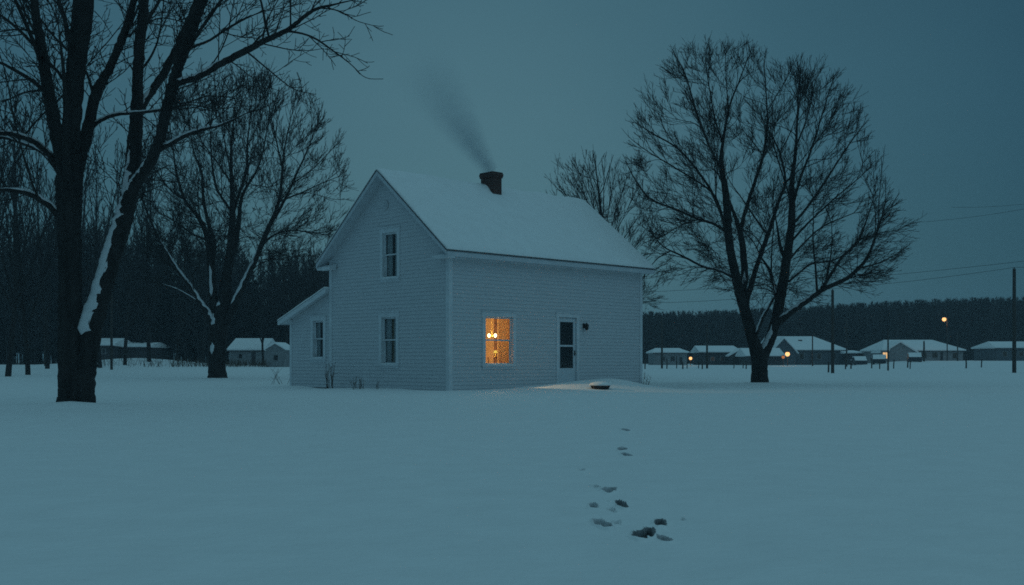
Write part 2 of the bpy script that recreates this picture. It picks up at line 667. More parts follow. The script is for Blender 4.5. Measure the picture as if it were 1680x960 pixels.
def make_window(spec):
    P, a0, a1, z0, z1, look = spec
    if P is PG and a0 > W:
        P = PL
    m, cw = .055, .135
    mb = MB()
    for args in ((a0 - m - cw, a0 - m, z0 - m, z1 + m), (a1 + m, a1 + m + cw, z0 - m, z1 + m), (a0 - m - cw - .02, a1 + m + cw + .02, z1 + m + .001, z1 + m + cw + .02)):
        mb.pbox(P, *args, -.02, .036)
    mb.pbox(P, a0 - m - cw - .035, a1 + m + cw + .035, z1 + m + cw + .021, z1 + m + cw + .045, -.02, .07)
    for args in ((a0 - m - .01, a0 - m + .012, z0 - m, z1 + m), (a1 + m - .012, a1 + m + .01, z0 - m, z1 + m)):
        mb.pbox(P, *args, -.14, -.021)
    mb.pbox(P, a0 - m + .012, a1 + m - .012, z1 + m - .012, z1 + m + .01, -.14, -.021)
    w = mb.build('window', M['trim'], house)
    mb = MB()
    mb.pbox(P, a0 - m - cw - .03, a1 + m + cw + .03, z0 - m - .05, z0 - m - .001, -.14, .075)
    mb.pbox(P, a0 - m - cw, a1 + m + cw, z0 - m - .13, z0 - m - .051, -.02, .03)
    mb.build('sill', M['trim'], w)
    mb = MB()     # a lip of snow on the sill
    mb.pbox(P, a0 - m + .0, a1 + m - .0, z0 - m + .001, z0 - m + .028, -.02, .06)
    mb.build('sill_snow', M['snow'], w)
    zm = (z0 + z1) / 2 + .02
    for (b0, b1, dep) in ((zm - .02, z1 + .04, -.055), (z0 - .04, zm + .025, -.095)):
        mb = MB()
        t = .042
        mb.pbox(P, a0 - .042, a0, b0, b1, dep - .03, dep)
        mb.pbox(P, a1, a1 + .042, b0, b1, dep - .03, dep)
        mb.pbox(P, a0, a1, b0, b0 + t, dep - .03, dep)
        mb.pbox(P, a0, a1, b1 - t, b1, dep - .03, dep)
        mb.build('sash', M['trim'], w)
        mb = MB()
        mb.pbox(P, a0 - .002, a1 + .002, b0 + t - .002, b1 - t + .002, dep - .018, dep - .014)
        mb.build('pane', M['clear'] if look == 'lit' else M['glass'], w)
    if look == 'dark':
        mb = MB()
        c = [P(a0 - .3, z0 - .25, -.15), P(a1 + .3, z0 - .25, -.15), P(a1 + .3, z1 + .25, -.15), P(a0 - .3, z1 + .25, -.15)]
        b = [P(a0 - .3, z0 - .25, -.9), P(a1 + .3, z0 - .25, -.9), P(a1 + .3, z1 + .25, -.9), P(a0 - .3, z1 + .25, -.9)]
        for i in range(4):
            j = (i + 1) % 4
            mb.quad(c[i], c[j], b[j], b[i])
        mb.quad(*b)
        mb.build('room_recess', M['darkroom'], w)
    return w


def wavy_panel(P, a0, a1, z0, z1, d, folds, amp, gather=0):
    n = folds * 8
    V, F = [], []
    zs = 12
    for j in range(zs + 1):
        f = j / zs
        z = z1 + (z0 - z1) * f
        for i in range(n + 1):
            q = i / n
            a = a0 + (a1 - a0) * q
            k = amp * math.sin(q * folds * 2 * math.pi + .6 * math.sin(q * 7)) * (.6 + .4 * f)
            V.append(P(a, z, d + k))
    for j in range(zs):
        for i in range(n):
            a = j * (n + 1) + i
            F.append((a, a + 1, a + n + 2, a + n + 1))
    return V, F


def curtain(P, a0, a1, z0, z1, d, folds, amp, m, label):
    V, F = wavy_panel(P, a0, a1, z0, z1, d, folds, amp)
    base = P((a0 + a1) / 2, z0, d)
    o = np_mesh('curtain', [tuple(v - base) for v in V], F, m, smooth=True)
    o.location = house.matrix_basis @ base
    o.rotation_euler = (0, 0, PHI)
    tag(o, label, 'curtain')
    return o


house.matrix_basis = Matrix.Translation(HC) @ Matrix.Rotation(PHI, 4, 'Z')
for w in win_specs:
    make_window(w)
for w, nm in zip(win_specs[1:], ('dark ground floor gable window', 'dark upstairs gable window', 'dark lean-to window')):
    P = PG
    a0, a1, z0, z1 = w[1:5]
    mid = (a0 + a1) / 2
    curtain(P, a0 - .05, mid - .06, z0 - .1, z1 + .08, -.165, 4, .025, M['lace'], 'pale curtain on the camera side of the ' + nm if False else 'grey curtain drawn to the right half of the ' + nm)
    curtain(P, mid + .08, a1 + .05, z0 - .1, z1 + .08, -.165, 4, .025, M['lace'], 'grey curtain drawn to the left half of the ' + nm)

# attic vent, small and round-headed under the peak
mb = MB()
mb.prism([PG(3.1 + .15 * math.cos(a * math.pi / 8), 6.02 + .15 * math.sin(a * math.pi / 8), .02) for a in range(16)], (-.03, 0, 0))
av = mb.build('attic_vent', M['siding'], house)
mb = MB()
for k in range(4):
    z = 5.93 + k * .05
    mb.pbox(PG, 3.0, 3.20, z, z + .025, .051, .065)
mb.build('louvre', M['soffit'], av)

# door
a0, a1, z0, z1 = DOOR
mb = MB()
mb.pbox(PF, a0 - .12, a0, z0 - .1, z1, -.10, .036)
mb.pbox(PF, a1, a1 + .12, z0 - .1, z1, -.10, .036)
mb.pbox(PF, a0 - .14, a1 + .14, z1 + .001, z1 + .14, -.10, .036)
mb.pbox(PF, a0 - .16, a1 + .16, z1 + .141, z1 + .165, -.1, .06)
mb.pbox(PF, a0, a1, z0 - .1, z0 - .02, -.1, .05)
mb.build('door_frame', M['trim'], house)
mb = MB()
g0, g1 = a0 + .115, a1 - .115
dep = -.03
mb.pbox(PF, a0 + .008, g0, z0, z1 - .01, dep - .04, dep)
mb.pbox(PF, g1, a1 - .008, z0, z1 - .01, dep - .04, dep)
mb.pbox(PF, g0, g1, z0, .70, dep - .04, dep)
mb.pbox(PF, g0, g1, 2.27, z1 - .01, dep - .04, dep)
mb.pbox(PF, g0, g1, 1.43, 1.49, dep - .04, dep - .004)
door = mb.build('door', M['door'], house)
for b0, b1 in ((.699, 1.431), (1.489, 2.271)):
    mb = MB()
    mb.pbox(PF, g0 - .001, g1 + .001, b0, b1, dep - .022, dep - .018)
    mb.build('pane', M['glass'], door)
mb = MB()
mb.pbox(PF, a1 - .075, a1 - .045, 1.13, 1.30, dep, dep + .02)
mb.pbox(PF, a1 - .10, a1 - .04, 1.19, 1.215, dep + .02, dep + .05)
mb.build('handle', M['dark'], door)
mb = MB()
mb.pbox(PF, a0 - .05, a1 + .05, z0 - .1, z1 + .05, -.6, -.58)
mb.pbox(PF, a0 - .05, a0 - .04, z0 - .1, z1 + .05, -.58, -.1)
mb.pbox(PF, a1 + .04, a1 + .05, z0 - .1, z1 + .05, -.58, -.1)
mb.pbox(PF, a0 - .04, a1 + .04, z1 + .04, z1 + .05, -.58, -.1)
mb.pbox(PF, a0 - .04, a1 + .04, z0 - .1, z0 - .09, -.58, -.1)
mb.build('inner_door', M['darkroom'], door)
# wall lamp
mb = MB()
mb.pbox(PF, 6.12, 6.22, 2.08, 2.24, .018, .04)
mb.pbox(PF, 6.155, 6.185, 2.19, 2.215, .04, .15)
for r in range(8):
    pass
wl = mb.build('wall_lamp', M['dark'], house)
mb = MB()
mb.lathe([(.035, 2.0), (.06, 2.03), (.075, 2.16), (.085, 2.17), (.03, 2.23), (.012, 2.27)], 10, 6.17, -.15)
mb.build('lantern', M['dark'], wl)

# chimney on the front slope beside the ridge
CS, CT, CA, CB = 4.50, 2.86, .21, .31      # centre along, centre across, half sizes
mb = MB()
zt = 7.58
mb.box(CS - CA, CS + CA, CT - CB, CT + CB, 6.0, zt - .20)
ch = mb.build('chimney', M['brick'], house)
mb = MB()
mb.box(CS - CA - .03, CS + CA + .03, CT - CB - .03, CT + CB + .03, zt - .199, zt - .14)
mb.box(CS - CA - .045, CS + CA + .045, CT - CB - .045, CT + CB + .045, zt - .139, zt - .05)
mb.box(CS - CA - .03, CS + CA + .03, CT - CB - .03, CT + CB + .03, zt - .049, zt)
mb.build('chimney_cap', M['brick'], ch)
mb = MB()
mb.box(CS - .11, CS + .11, CT - .11, CT + .11, zt + .001, zt + .03)
mb.build('flue', M['dark'], ch)
# snow banked against the uphill and side of the chimney
V, F = [], []
for j in range(9):
    for i in range(9):
        s = CS - CA - .32 + i * .04
        t = CT - .30 + j * .07
        hgt = .13 * (i / 8) * math.sin(math.pi * j / 8)
        V.append((s, t, rooftop(t) + .03 + hgt))
for j in range(8):
    for i in range(8):
        a = j * 9 + i
        F.append((a, a + 1, a + 10, a + 9))
np_mesh('chimney_snow', V, F, M['snow'], ch, smooth=True)

# lit room behind the front window
mb = MB()
r0, r1, t0, t1, z0, z1 = .25, 4.6, .02, 3.7, .2, 2.75
mb.quad((r0, t0, z0), (r1, t0, z0), (r1, t1, z0), (r0, t1, z0))
mb.quad((r0, t0, z1), (r1, t0, z1), (r1, t1, z1), (r0, t1, z1))
mb.quad((r0, t0, z0), (r0, t1, z0), (r0, t1, z1), (r0, t0, z1))
mb.quad((r1, t0, z0), (r1, t1, z0), (r1, t1, z1), (r1, t0, z1))
mb.quad((r0, t1, z0), (r1, t1, z0), (r1, t1, z1), (r0, t1, z1))
# inner face of the front wall round the window
o = opening(win_specs[0])
yy = .145
mb.quad((r0, yy, z0), (o[0], yy, z0), (o[0], yy, z1), (r0, yy, z1))
mb.quad((o[1], yy, z0), (r1, yy, z0), (r1, yy, z1), (o[1], yy, z1))
mb.quad((o[0], yy, z0), (o[1], yy, z0), (o[1], yy, o[2]), (o[0], yy, o[2]))
mb.quad((o[0], yy, o[3]), (o[1], yy, o[3]), (o[1], yy, z1), (o[0], yy, z1))
mb.build('room_wall', M['roomwall'], house, fix=False)


def local(px, py, Y):
    p = at(px, py, Y)
    rx, ry = p.x - HC.x, p.y - HC.y
    return rx * UX + ry * UY, -(rx * NX + ry * NY), p.z


curtain(PF, 2.28, 2.78, .80, 2.42, -.24, 6, .045, M['drape'], 'amber pleated curtain on the right side of the glowing window')
curtain(PF, 1.44, 1.62, .80, 2.42, -.24, 3, .025, M['drape'], 'narrow amber curtain on the left edge of the glowing window')


def place(o, s, t, z):
    o.location = house_pt(s, t, z)
    o.rotation_euler = (0, 0, PHI)


# chandelier with two candle bulbs
ls, lt, lz = local(807.5, 551, 36.3)
root = empty('hanging_lamp', house_pt(ls, lt, lz), PHI)
tag(root, 'brass ceiling lamp with two bright bulbs seen through the glowing window', 'lamp')
mb = MB()
mb.lathe([(.012, .06), (.012, 2.745 - lz)], 8)
mb.lathe([(.06, 2.70 - lz), (.06, 2.748 - lz)], 12)
mb.lathe([(.006, -.02), (.018, .0), (.012, .03), (.02, .05), (.010, .08)], 12)
mb.build('stem', M['brass'], root, smooth=True)
for dx in (-1, 1):
    off = Vector((dx * .105 * UX, -dx * .105 * UY, 0))   # across the line of sight
    mb = MB()
    n_ = 6
    pts = [Vector((0, 0, .03)) + off * (k / n_) + Vector((0, 0, -.08 * k / n_ - .01 * math.sin(math.pi * k / n_))) for k in range(n_ + 1)]
    tube_obj('arm', [(pts, [.007] * (n_ + 1))], 6, M['brass'], root)
    mb = MB()
    mb.lathe([(.012, -.06), (.02, -.045), (.042, -.02), (.052, .01), (.046, .04), (.022, .065), (.008, .075)], 14, off.x, off.y)
    mb.build('bulb', M['bulb'], root, smooth=True)
ld = bpy.data.lights.new('ceiling_lamp_light', 'POINT')
ld.energy = 25
ld.color = (1, .70, .36)
ld.shadow_soft_size = .08
lo_ = bpy.data.objects.new('ceiling_lamp_light', ld)
COL.objects.link(lo_)
lo_.location = house_pt(ls - .02, lt + .02, lz - .16)
lo_['kind'] = 'structure'
ld = bpy.data.lights.new('room_lamp_light', 'POINT')      # second lamp, in the room's unseen corner: its beam falls towards the door
ld.energy = 330
ld.color = (1, .70, .36)
ld.shadow_soft_size = .10
lo_ = bpy.data.objects.new('room_lamp_light', ld)
COL.objects.link(lo_)
lo_.location = house_pt(1.0, 1.15, 1.78)
lo_['kind'] = 'structure'

# dark door frame far in the room, little table with a small yellow lamp
ds, dt = 4.35, 3.55
root = empty('wooden_cabinet', house_pt(4.0, 1.92, .2), PHI)
tag(root, 'tall narrow dark wooden cabinet inside the glowing room behind the lamp', 'cabinet')
mb = MB()
mb.box(-.07, .22, -.06, .20, 0, 2.35)
mb.build('carcass', M['roomwood'], root)
mb = MB()
mb.box(-.085, -.071, -.05, .19, .08, 1.2)
mb.build('cabinet_door', M['roomwood'], root)
mb = MB()
mb.box(-.085, -.071, -.05, .19, 1.23, 2.28)
mb.build('cabinet_door', M['roomwood'], root)
ts, tt_, tz = local(813, 577, 35.6)
root = empty('side_table', house_pt(ts, tt_, .2), PHI)
tag(root, 'small dark table holding a yellow lamp inside the glowing window', 'table')
mb = MB()
topz = tz - .2 - .17
mb.box(-.25, .25, -.18, .18, topz - .03, topz)
mb.build('tabletop', M['roomwood'], root)
for sx in (-.22, .19):
    for sy in (-.15, .12):
        mb = MB()
        mb.box(sx, sx + .03, sy, sy + .03, 0, topz - .031)
        mb.build('leg', M['roomwood'], root)
root = empty('table_lamp', house_pt(ts, tt_, .2 + topz + .001), PHI)
tag(root, 'little yellow lamp on the small table inside the glowing window', 'lamp')
mb = MB()
mb.lathe([(.06, 0), (.055, .015), (.012, .03), (.016, .07), (.012, .13)], 14)
mb.build('lamp_base', M['brass'], root, smooth=True)
mb = MB()
mb.lathe([(.075, .125), (.03, .21)], 14)
mb.build('lamp_shade', M['shade'], root, smooth=True)

# dark step hidden under a snow cap by the door
root = empty('buried_tub', Vector((2.80, 34.5, gz(2.80, 34.5) - .05)))
tag(root, 'dark shallow tub half buried under a cap of snow right of the door', 'tub')
mb = MB()
pr = [(.02, -.10), (.16, -.08), (.27, .0), (.315, .09), (.325, .10), (.30, .10), (.25, .02), (.02, -.02)]
mb.lathe(pr, 28)
o = mb.build('basin', M['tub'], root, smooth=True)
mb = MB()
mb.lathe([(.26, .085), (.35, .105), (.355, .135), (.30, .18), (.15, .215), (.01, .225)], 28)
o = mb.build('snow_cap', M['snow'], root, smooth=True)
root.location.z = .075

# ------------------------------------------------------------------ trees


def catmull(pts, per=4):
    out = []
    n = len(pts)
    for i in range(n - 1):
        p0, p1, p2, p3 = pts[max(0, i - 1)], pts[i], pts[i + 1], pts[min(n - 1, i + 2)]
        for k in range(per):
            t = k / per
            out.append(tuple(.5 * ((2 * b) + (-a + c) * t + (2 * a - 5 * b + 4 * c - d) * t * t + (-a + 3 * b - 3 * c + d) * t ** 3) for a, b, c, d in zip(p0, p1, p2, p3)))
    out.append(tuple(pts[-1]))
    return out


def inpoly(x, y, poly):
    c = False
    n = len(poly)
    j = n - 1
    for i in range(n):
        xi, yi = poly[i]
        xj, yj = poly[j]
        if (yi > y) != (yj > y) and x < (xj - xi) * (y - yi) / (yj - yi) + xi:
            c = not c
        j = i
    return c


def rvec(r):
    while True:
        v = Vector((r.uniform(-1, 1), r.uniform(-1, 1), r.uniform(-1, 1)))
        if .05 < v.length < 1:
            return v.normalized()


def branch(r, p, d, length, r0, r1, nseg, up, jit):
    pts, rad = [p.copy()], [r0]
    st = length / nseg
    d = d.normalized()
    for k in range(nseg):
        d = (d + Vector((0, 0, up / nseg)) + rvec(r) * jit).normalized()
        p = p + d * st
        pts.append(p)
        rad.append(r0 + (r1 - r0) * (k + 1) / nseg)
    return pts, rad


def side_dir(r, tan, ang, az, out_bias, up_bias, centre, p):
    ref = Vector((0, 0, 1)) if abs(tan.z) < .9 else Vector((1, 0, 0))
    a = tan.cross(ref).normalized()
    b = tan.cross(a)
    q = math.cos(az) * a + math.sin(az) * b
    d = math.cos(ang) * tan + math.sin(ang) * q
    o = p - centre
    if o.length > .1:
        d = d + o.normalized() * out_bias
    d.z += up_bias
    return d.normalized()


def ramify(r, lines, inside, centre, P, out, start=.15):
    """grow three orders of twigs on the given limbs; P: sizes in metres"""
    for pts, rad in lines:
        Ls = [0]
        for a, b in zip(pts[:-1], pts[1:]):
            Ls.append(Ls[-1] + (b - a).length)
        tot = Ls[-1]
        if tot < .2:
            continue
        az = r.uniform(0, 6.28)
        s = tot * start + r.uniform(0, P['gap1'])
        while s < tot:
            i = max(k for k in range(len(Ls)) if Ls[k] <= s)
            i = min(i, len(pts) - 2)
            f = (s - Ls[i]) / max(1e-6, Ls[i + 1] - Ls[i])
            p = pts[i].lerp(pts[i + 1], f)
            rr = rad[i] + (rad[i + 1] - rad[i]) * f
            tan = (pts[i + 1] - pts[i]).normalized()
            az += 2.4 + r.uniform(-.5, .5)
            frac = s / tot
            ln = P['len1'] * r.uniform(.5, 1.15) * (1.05 - .55 * frac)
            grow(r, p, side_dir(r, tan, r.uniform(*P['ang']), az, P['outb'], P['upb'], centre, p), ln, min(rr * .55, P['r1']), 1, inside, centre, P, out)
            s += P['gap1'] * r.uniform(.6, 1.4)
        # the limb's own end
        tan = (pts[-1] - pts[-2]).normalized()
        for _ in range(3):
            grow(r, pts[-1], (tan + rvec(r) * .35).normalized(), P['len1'] * r.uniform(.5, .8), min(rad[-1], P['r1']), 1, inside, centre, P, out)


def grow(r, p, d, ln, r0, lev, inside, centre, P, out):
    for _ in range(4):
        if inside is None or inside(p + d * ln):
            break
        ln *= .62
    else:
        if lev == 1:
            return
    if ln < .12:
        return
    rt = P['tip']
    ns = (5, 3, 2)[lev - 1]
    r0 = max(r0, rt * 1.2)
    pts, rad = branch(r, p, d, ln, r0, rt if lev > 1 else max(rt, r0 * .3), ns, P['trop'], P['jit'])
    out[lev - 1].append((pts, rad))
    if lev == P.get('levels', 3):
        return
    gap = P['gap2'] if lev == 1 else P['gap3']
    k = max(2, int(ln / gap))
    az = r.uniform(0, 6.28)
    for q in range(k):
        f = .18 + .80 * (q + r.random() * .8) / k
        f = min(f, .99)
        i = min(int(f * ns), ns - 1)
        g = f * ns - i
        pp = pts[i].lerp(pts[i + 1], g)
        tan = (pts[i + 1] - pts[i]).normalized()
        az += 2.4 + r.uniform(-.6, .6)
        nl = ln * (P['rat2'] if lev == 1 else P['rat3']) * r.uniform(.6, 1.2) * (1.1 - .5 * f)
        grow(r, pp, side_dir(r, tan, r.uniform(*P['ang']), az, P['outb'] * .6, P['upb'], centre, pp), nl, (rad[i] * .6), lev + 1, inside, centre, P, out)


def snow_strip(pts, rad, f0, f1, width, thick, r, gaps=0):
    """snow lying on the upper side of a limb: list of verts, quads"""
    V, F = [], []
    n = len(pts)
    i0, i1 = int(f0 * (n - 1)), max(int(f0 * (n - 1)) + 2, int(f1 * (n - 1)))
    i1 = min(i1, n - 1)
    K = 7
    rows = []
    for i in range(i0, i1 + 1):
        t = (pts[min(i + 1, n - 1)] - pts[max(i - 1, 0)]).normalized()
        w_ = Vector((-.15, -.42, 1))
        up = w_ - t * t.dot(w_)
        if up.length < .05:
            continue
        up.normalize()
        sd = t.cross(up)
        e = min(1, min((i - i0) * 3, i1 - i) / max(1, (i1 - i0)) * 3)
        k = min(1, .05 + e) * r.uniform(.8, 1.1)
        wob = .85 + .25 * math.sin(i * .9 + f0 * 40) * math.sin(i * .37) + 0
        row = []
        for q in range(K):
            a = (q / (K - 1) - .5) * 2
            an = a * width * min(1, .05 + 1.1 * e) * wob
            prof = math.cos(a * math.pi / 2)
            rr = rad[i] * .97 + (thick * k) * (prof ** .7 if prof > 0 else 0) + .002
            row.append(pts[i] + up * (math.cos(an) * rr) + sd * (math.sin(an) * rad[i] * 1.0))
        rows.append(row)
    for row in rows:
        V += [tuple(v) for v in row]
    for j in range(len(rows) - 1):
        if gaps and r.random() < gaps:
            continue
        for q in range(K - 1):
            a = j * K + q
            F.append((a, a + 1, a + K + 1, a + K))
    return V, F


def traced_tree(name, label, base_px, Y, limbs, poly, P, seed, extra=0, snow=(), centre_px=None, trunk_min=.045, cat='tree', group=None, sink=.3):
    """limbs: list of (list of (px, py, width_px), depth offset at the end)"""
    r = random.Random(seed)
    b = at(base_px[0], base_px[1], Y)
    b.z = gz(b.x, b.y)
    root = empty(name, b)
    tag(root, label, cat, group)
    mpp = Y / FPX
    stems = []
    for pts, dep in limbs:
        sm = catmull([tuple(map(float, q)) for q in pts], 8)
        n = len(sm)
        d0, d1 = dep
        V, Rr = [], []
        for i, (x, y, w) in enumerate(sm):
            f = i / (n - 1)
            dy = (d0 + (d1 - d0) * f)
            # keep the picture position while moving in depth
            p = at(x, y, Y + dy) - b
            V.append(p)
            Rr.append(max(.006, w * mpp * .5 * (.5 + .5 * min(1, max(0, (w - 3) / 9)))))
        for i in range(1, n - 1):
            V[i] = V[i] + rvec(r) * min(.14 * Rr[i], .013)
        stems.append((V, Rr))
    # root flare and a buried foot
    for V, Rr in stems:
        if abs(V[0].z) < .5 and Rr[0] > .1:
            V[0].z = -sink
            for i in range(len(V)):
                if V[i].z < .55:
                    Rr[i] *= 1 + .13 * max(0, (.55 - max(0, V[i].z)) / .55) ** 2
    cx, cy = centre_px
    centre = at(cx, cy, Y) - b

    gx = sum(a for a, _ in poly) / len(poly)
    gy = sum(c for _, c in poly) / len(poly)
    poly = [(gx + (a - gx) * 1.03, gy + (c - gy) * 1.02) for a, c in poly]
    soft = P.get('soft', 12)

    def inside(p):
        q = p + b
        return inpoly(840 + FPX * q.x / q.y + r.gauss(0, soft), HY - FPX * (q.z - CH) / q.y + r.gauss(0, soft), poly) and abs(p.y) < P['depth']
    # limbs reaching towards and away from the viewer
    add = []
    big = [s for s in stems if max(s[1]) > trunk_min * 1.5]
    for _ in range(extra):
        V, Rr = r.choice(big)
        i = r.randrange(len(V) // 3, len(V) - 1)
        d = Vector((r.uniform(-.5, .5), r.choice((-1, 1)) * r.uniform(.5, 1.1), r.uniform(.5, 1.3))).normalized()
        ln = r.uniform(.5, 1.) * P['depth']
        for _k in range(4):
            if inside(V[i] + d * ln):
                break
            ln *= .7
        pp, rr = branch(r, V[i], d, ln, max(.02, Rr[i] * .5), .012, 9, .5, .10)
        add.append((pp, rr))
    # side limbs that reach evenly through the whole crown
    fill = []
    if P.get('fill'):
        cand = [(V[i], Rr[i], (V[min(i + 1, len(V) - 1)] - V[i - 1]).normalized()) for V, Rr in stems for i in range(2, len(V)) if Rr[i] < .16 and V[i].z > P['zmin']]
        xs_, ys_ = [a for a, _ in poly], [c for _, c in poly]
        tries = 0
        while len(fill) < P['fill'] and tries < P['fill'] * 12:
            tries += 1
            tx, ty = r.uniform(min(xs_), max(xs_)), r.uniform(min(ys_), max(ys_))
            if not inpoly(tx, ty, poly):
                continue
            rho = min(1, math.hypot((tx - gx) / (max(xs_) - min(xs_)), (ty - gy) / (max(ys_) - min(ys_))) * 2)
            dep = P['depth'] * math.sqrt(1 - rho * rho * .9) * r.uniform(-1, 1)
            T = at(tx, ty, Y + dep) - b
            best, bd = None, 1e9
            for p_, r_, t_ in cand:
                v = T - p_
                dl = v.length
                if dl < .8 or dl > P['fmax']:
                    continue
                cosv = v.dot(t_) / dl
                cost = dl * (1.6 - cosv) + max(0, -v.z) * .6
                if cosv > .1 and cost < bd:
                    bd, best = cost, (p_, r_, t_, dl)
            if not best:
                continue
            p_, r_, t_, dl = best
            c1 = p_ + t_ * dl * .35 + rvec(r) * .06 * dl
            c2 = T - ((T - p_).normalized() * .6 + (T - centre).normalized() * .5 + Vector((0, 0, .2))) * dl * .28
            pts, rad = [], []
            r0 = min(r_ * .5, .010 + .007 * dl)
            for k in range(9):
                f = k / 8
                pts.append(p_ * (1 - f) ** 3 + c1 * 3 * f * (1 - f) ** 2 + c2 * 3 * f * f * (1 - f) + T * f ** 3)
                rad.append(r0 + (P['tip'] * 1.1 - r0) * f)
            for k in range(1, 8):
                pts[k] = pts[k] + rvec(r) * .02 * dl * .5
            fill.append((pts, rad))
            if len(fill) % 2 == 0:
                cand += [(pts[k], rad[k], (pts[k + 1] - pts[k]).normalized()) for k in (3, 5)]
    out = [[], [], []]
    ramify(r, stems + add, inside, centre, P, out, P.get('start', .2))
    if fill:
        ramify(r, fill, inside, centre, dict(P, gap1=P['gapf'], len1=P['lenf']), out, .25)
        add = add + fill
    tube_obj('trunk', stems, 14, M['bark'], root, rough=.022, smooth=True)
    crown = tube_obj('crown', add + out[0], 4, M['twig'], root)
    V1, F1 = tubes(out[1] + out[2], 3)
    np_mesh('twigs', V1, F1, M['twig'], crown)
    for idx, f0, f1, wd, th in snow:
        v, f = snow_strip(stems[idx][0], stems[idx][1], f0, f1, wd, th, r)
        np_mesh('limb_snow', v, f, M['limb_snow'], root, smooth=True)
    return root


# right-hand maple
limbsR = [
    ([(1246, 634, 27), (1246, 606, 26), (1245, 588, 26), (1236, 560, 20), (1223, 512, 18), (1213, 478, 17)], (0, -.2)),
    ([(1248, 590, 22), (1262, 560, 18), (1272, 530, 17), (1280, 490, 17), (1290, 430, 15), (1299, 360, 12), (1299, 305, 10), (1306, 240, 7), (1308, 190, 5), (1312, 125, 3)], (0, .8)),
    ([(1213, 478, 16), (1202, 430, 14), (1195, 385, 13), (1192, 330, 12), (1184, 270, 9), (1186, 235, 7), (1196, 178, 5), (1212, 135, 4), (1226, 98, 3)], (-.2, -1.5)),
    ([(1190, 300, 7), (1180, 270, 6), (1166, 245, 5), (1146, 195, 5), (1124, 122, 4), (1108, 92, 3)], (-1, -2.2)),
    ([(1200, 420, 8), (1186, 360, 7), (1174, 330, 6), (1160, 302, 6), (1117, 248, 5), (1072, 220, 4), (1044, 202, 3)], (-.4, 1.5)),
    ([(1184, 350, 5), (1166, 314, 5), (1107, 275, 4), (1065, 250, 3), (1040, 232, 2)], (-.2, -1.2)),
    ([(1194, 382, 7), (1170, 367, 6), (1147, 360, 6), (1110, 344, 5), (1068, 327, 5), (1045, 300, 4), (1030, 272, 3)], (-.4, -2.)),
    ([(1202, 455, 7), (1180, 444, 6), (1153, 437, 6), (1115, 418, 5), (1090, 406, 4), (1075, 390, 3)], (-.2, 1.2)),
    ([(1100, 412, 4), (1078, 425, 3), (1058, 450, 3)], (.6, .8)),
    ([(1216, 480, 13), (1222, 453, 12), (1218, 403, 11), (1213, 377, 10), (1202, 345, 7), (1192, 318, 5), (1178, 285, 4)], (0, 1.8)),
    ([(1214, 382, 8), (1222, 350, 8), (1232, 318, 8), (1245, 278, 7), (1253, 250, 6), (1259, 206, 5), (1257, 156, 4), (1253, 104, 3)], (1, 2.4)),
    ([(1222, 500, 12), (1232, 468, 10), (1242, 435, 9), (1251, 410, 9), (1265, 370, 8), (1277, 332, 7), (1288, 300, 6), (1282, 260, 5), (1268, 225, 4)], (0, -1.8)),
    ([(1240, 552, 7), (1250, 525, 7), (1262, 503, 6), (1272, 486, 5)], (-.3, -1.2)),
    ([(1276, 505, 9), (1272, 478, 8), (1262, 443, 7), (1250, 424, 5), (1238, 400, 3)], (.2, 1.4)),
    ([(1299, 345, 7), (1305, 320, 7), (1314, 290, 6), (1328, 254, 5), (1343, 208, 4), (1362, 144, 3)], (.6, -1.)),
    ([(1303, 365, 7), (1320, 346, 6), (1351, 302, 6), (1389, 243, 4), (1416, 206, 3)], (.6, 1.8)),
    ([(1298, 330, 5), (1288, 300, 4), (1278, 268, 4), (1266, 226, 3)], (.6, -.8)),
    ([(1278, 528, 13), (1300, 510, 11), (1325, 493, 10), (1352, 474, 9), (1390, 456, 8), (1420, 427, 7), (1440, 378, 5), (1452, 335, 3)], (.1, -1.5)),
    ([(1345, 478, 7), (1362, 452, 7), (1382, 421, 6), (1407, 396, 6), (1423, 357, 4), (1434, 322, 3)], (-.6, .4)),
    ([(1294, 462, 6), (1312, 447, 5), (1332, 433, 5), (1370, 426, 4), (1400, 405, 3)], (.2, 1.6)),
    ([(1296, 425, 6), (1318, 400, 5), (1350, 372, 4), (1400, 350, 3)], (.4, 2.2)),
    ([(1299, 395, 6), (1330, 362, 5), (1370, 325, 4), (1412, 290, 3)], (.4, -1.8)),
    ([(1410, 440, 5), (1440, 432, 4), (1466, 420, 3)], (-1.2, -1.6)),
    ([(1308, 235, 5), (1325, 190, 4), (1338, 130, 3)], (.8, 2.)),
    ([(1187, 240, 5), (1172, 190, 4), (1160, 120, 3), (1158, 90, 2)], (-1., .4)),
    ([(1196, 190, 4), (1192, 140, 3), (1190, 92, 2)], (-1.3, -2.)),
]
polyR = [(1026, 268), (1040, 190), (1066, 132), (1102, 84), (1160, 66), (1232, 68), (1300, 96), (1372, 112), (1404, 165), (1428, 212), (1440, 262), (1446, 305), (1486, 330), (1500, 380),
         (1486, 425), (1450, 455), (1420, 490), (1350, 505), (1300, 500), (1262, 520), (1225, 500), (1190, 480), (1120, 452), (1080, 478), (1045, 500), (1050, 430), (1062, 380), (1040, 330)]
PR = dict(fill=320, fmax=4.2, zmin=3.2, gapf=.30, lenf=1.2, gap1=.50, len1=1.7, ang=(.42, .95), outb=.50, upb=.10, r1=.0115, tip=.0056, trop=.14, jit=.06, gap2=.15, gap3=.13, rat2=.52, rat3=.5, depth=4.2)
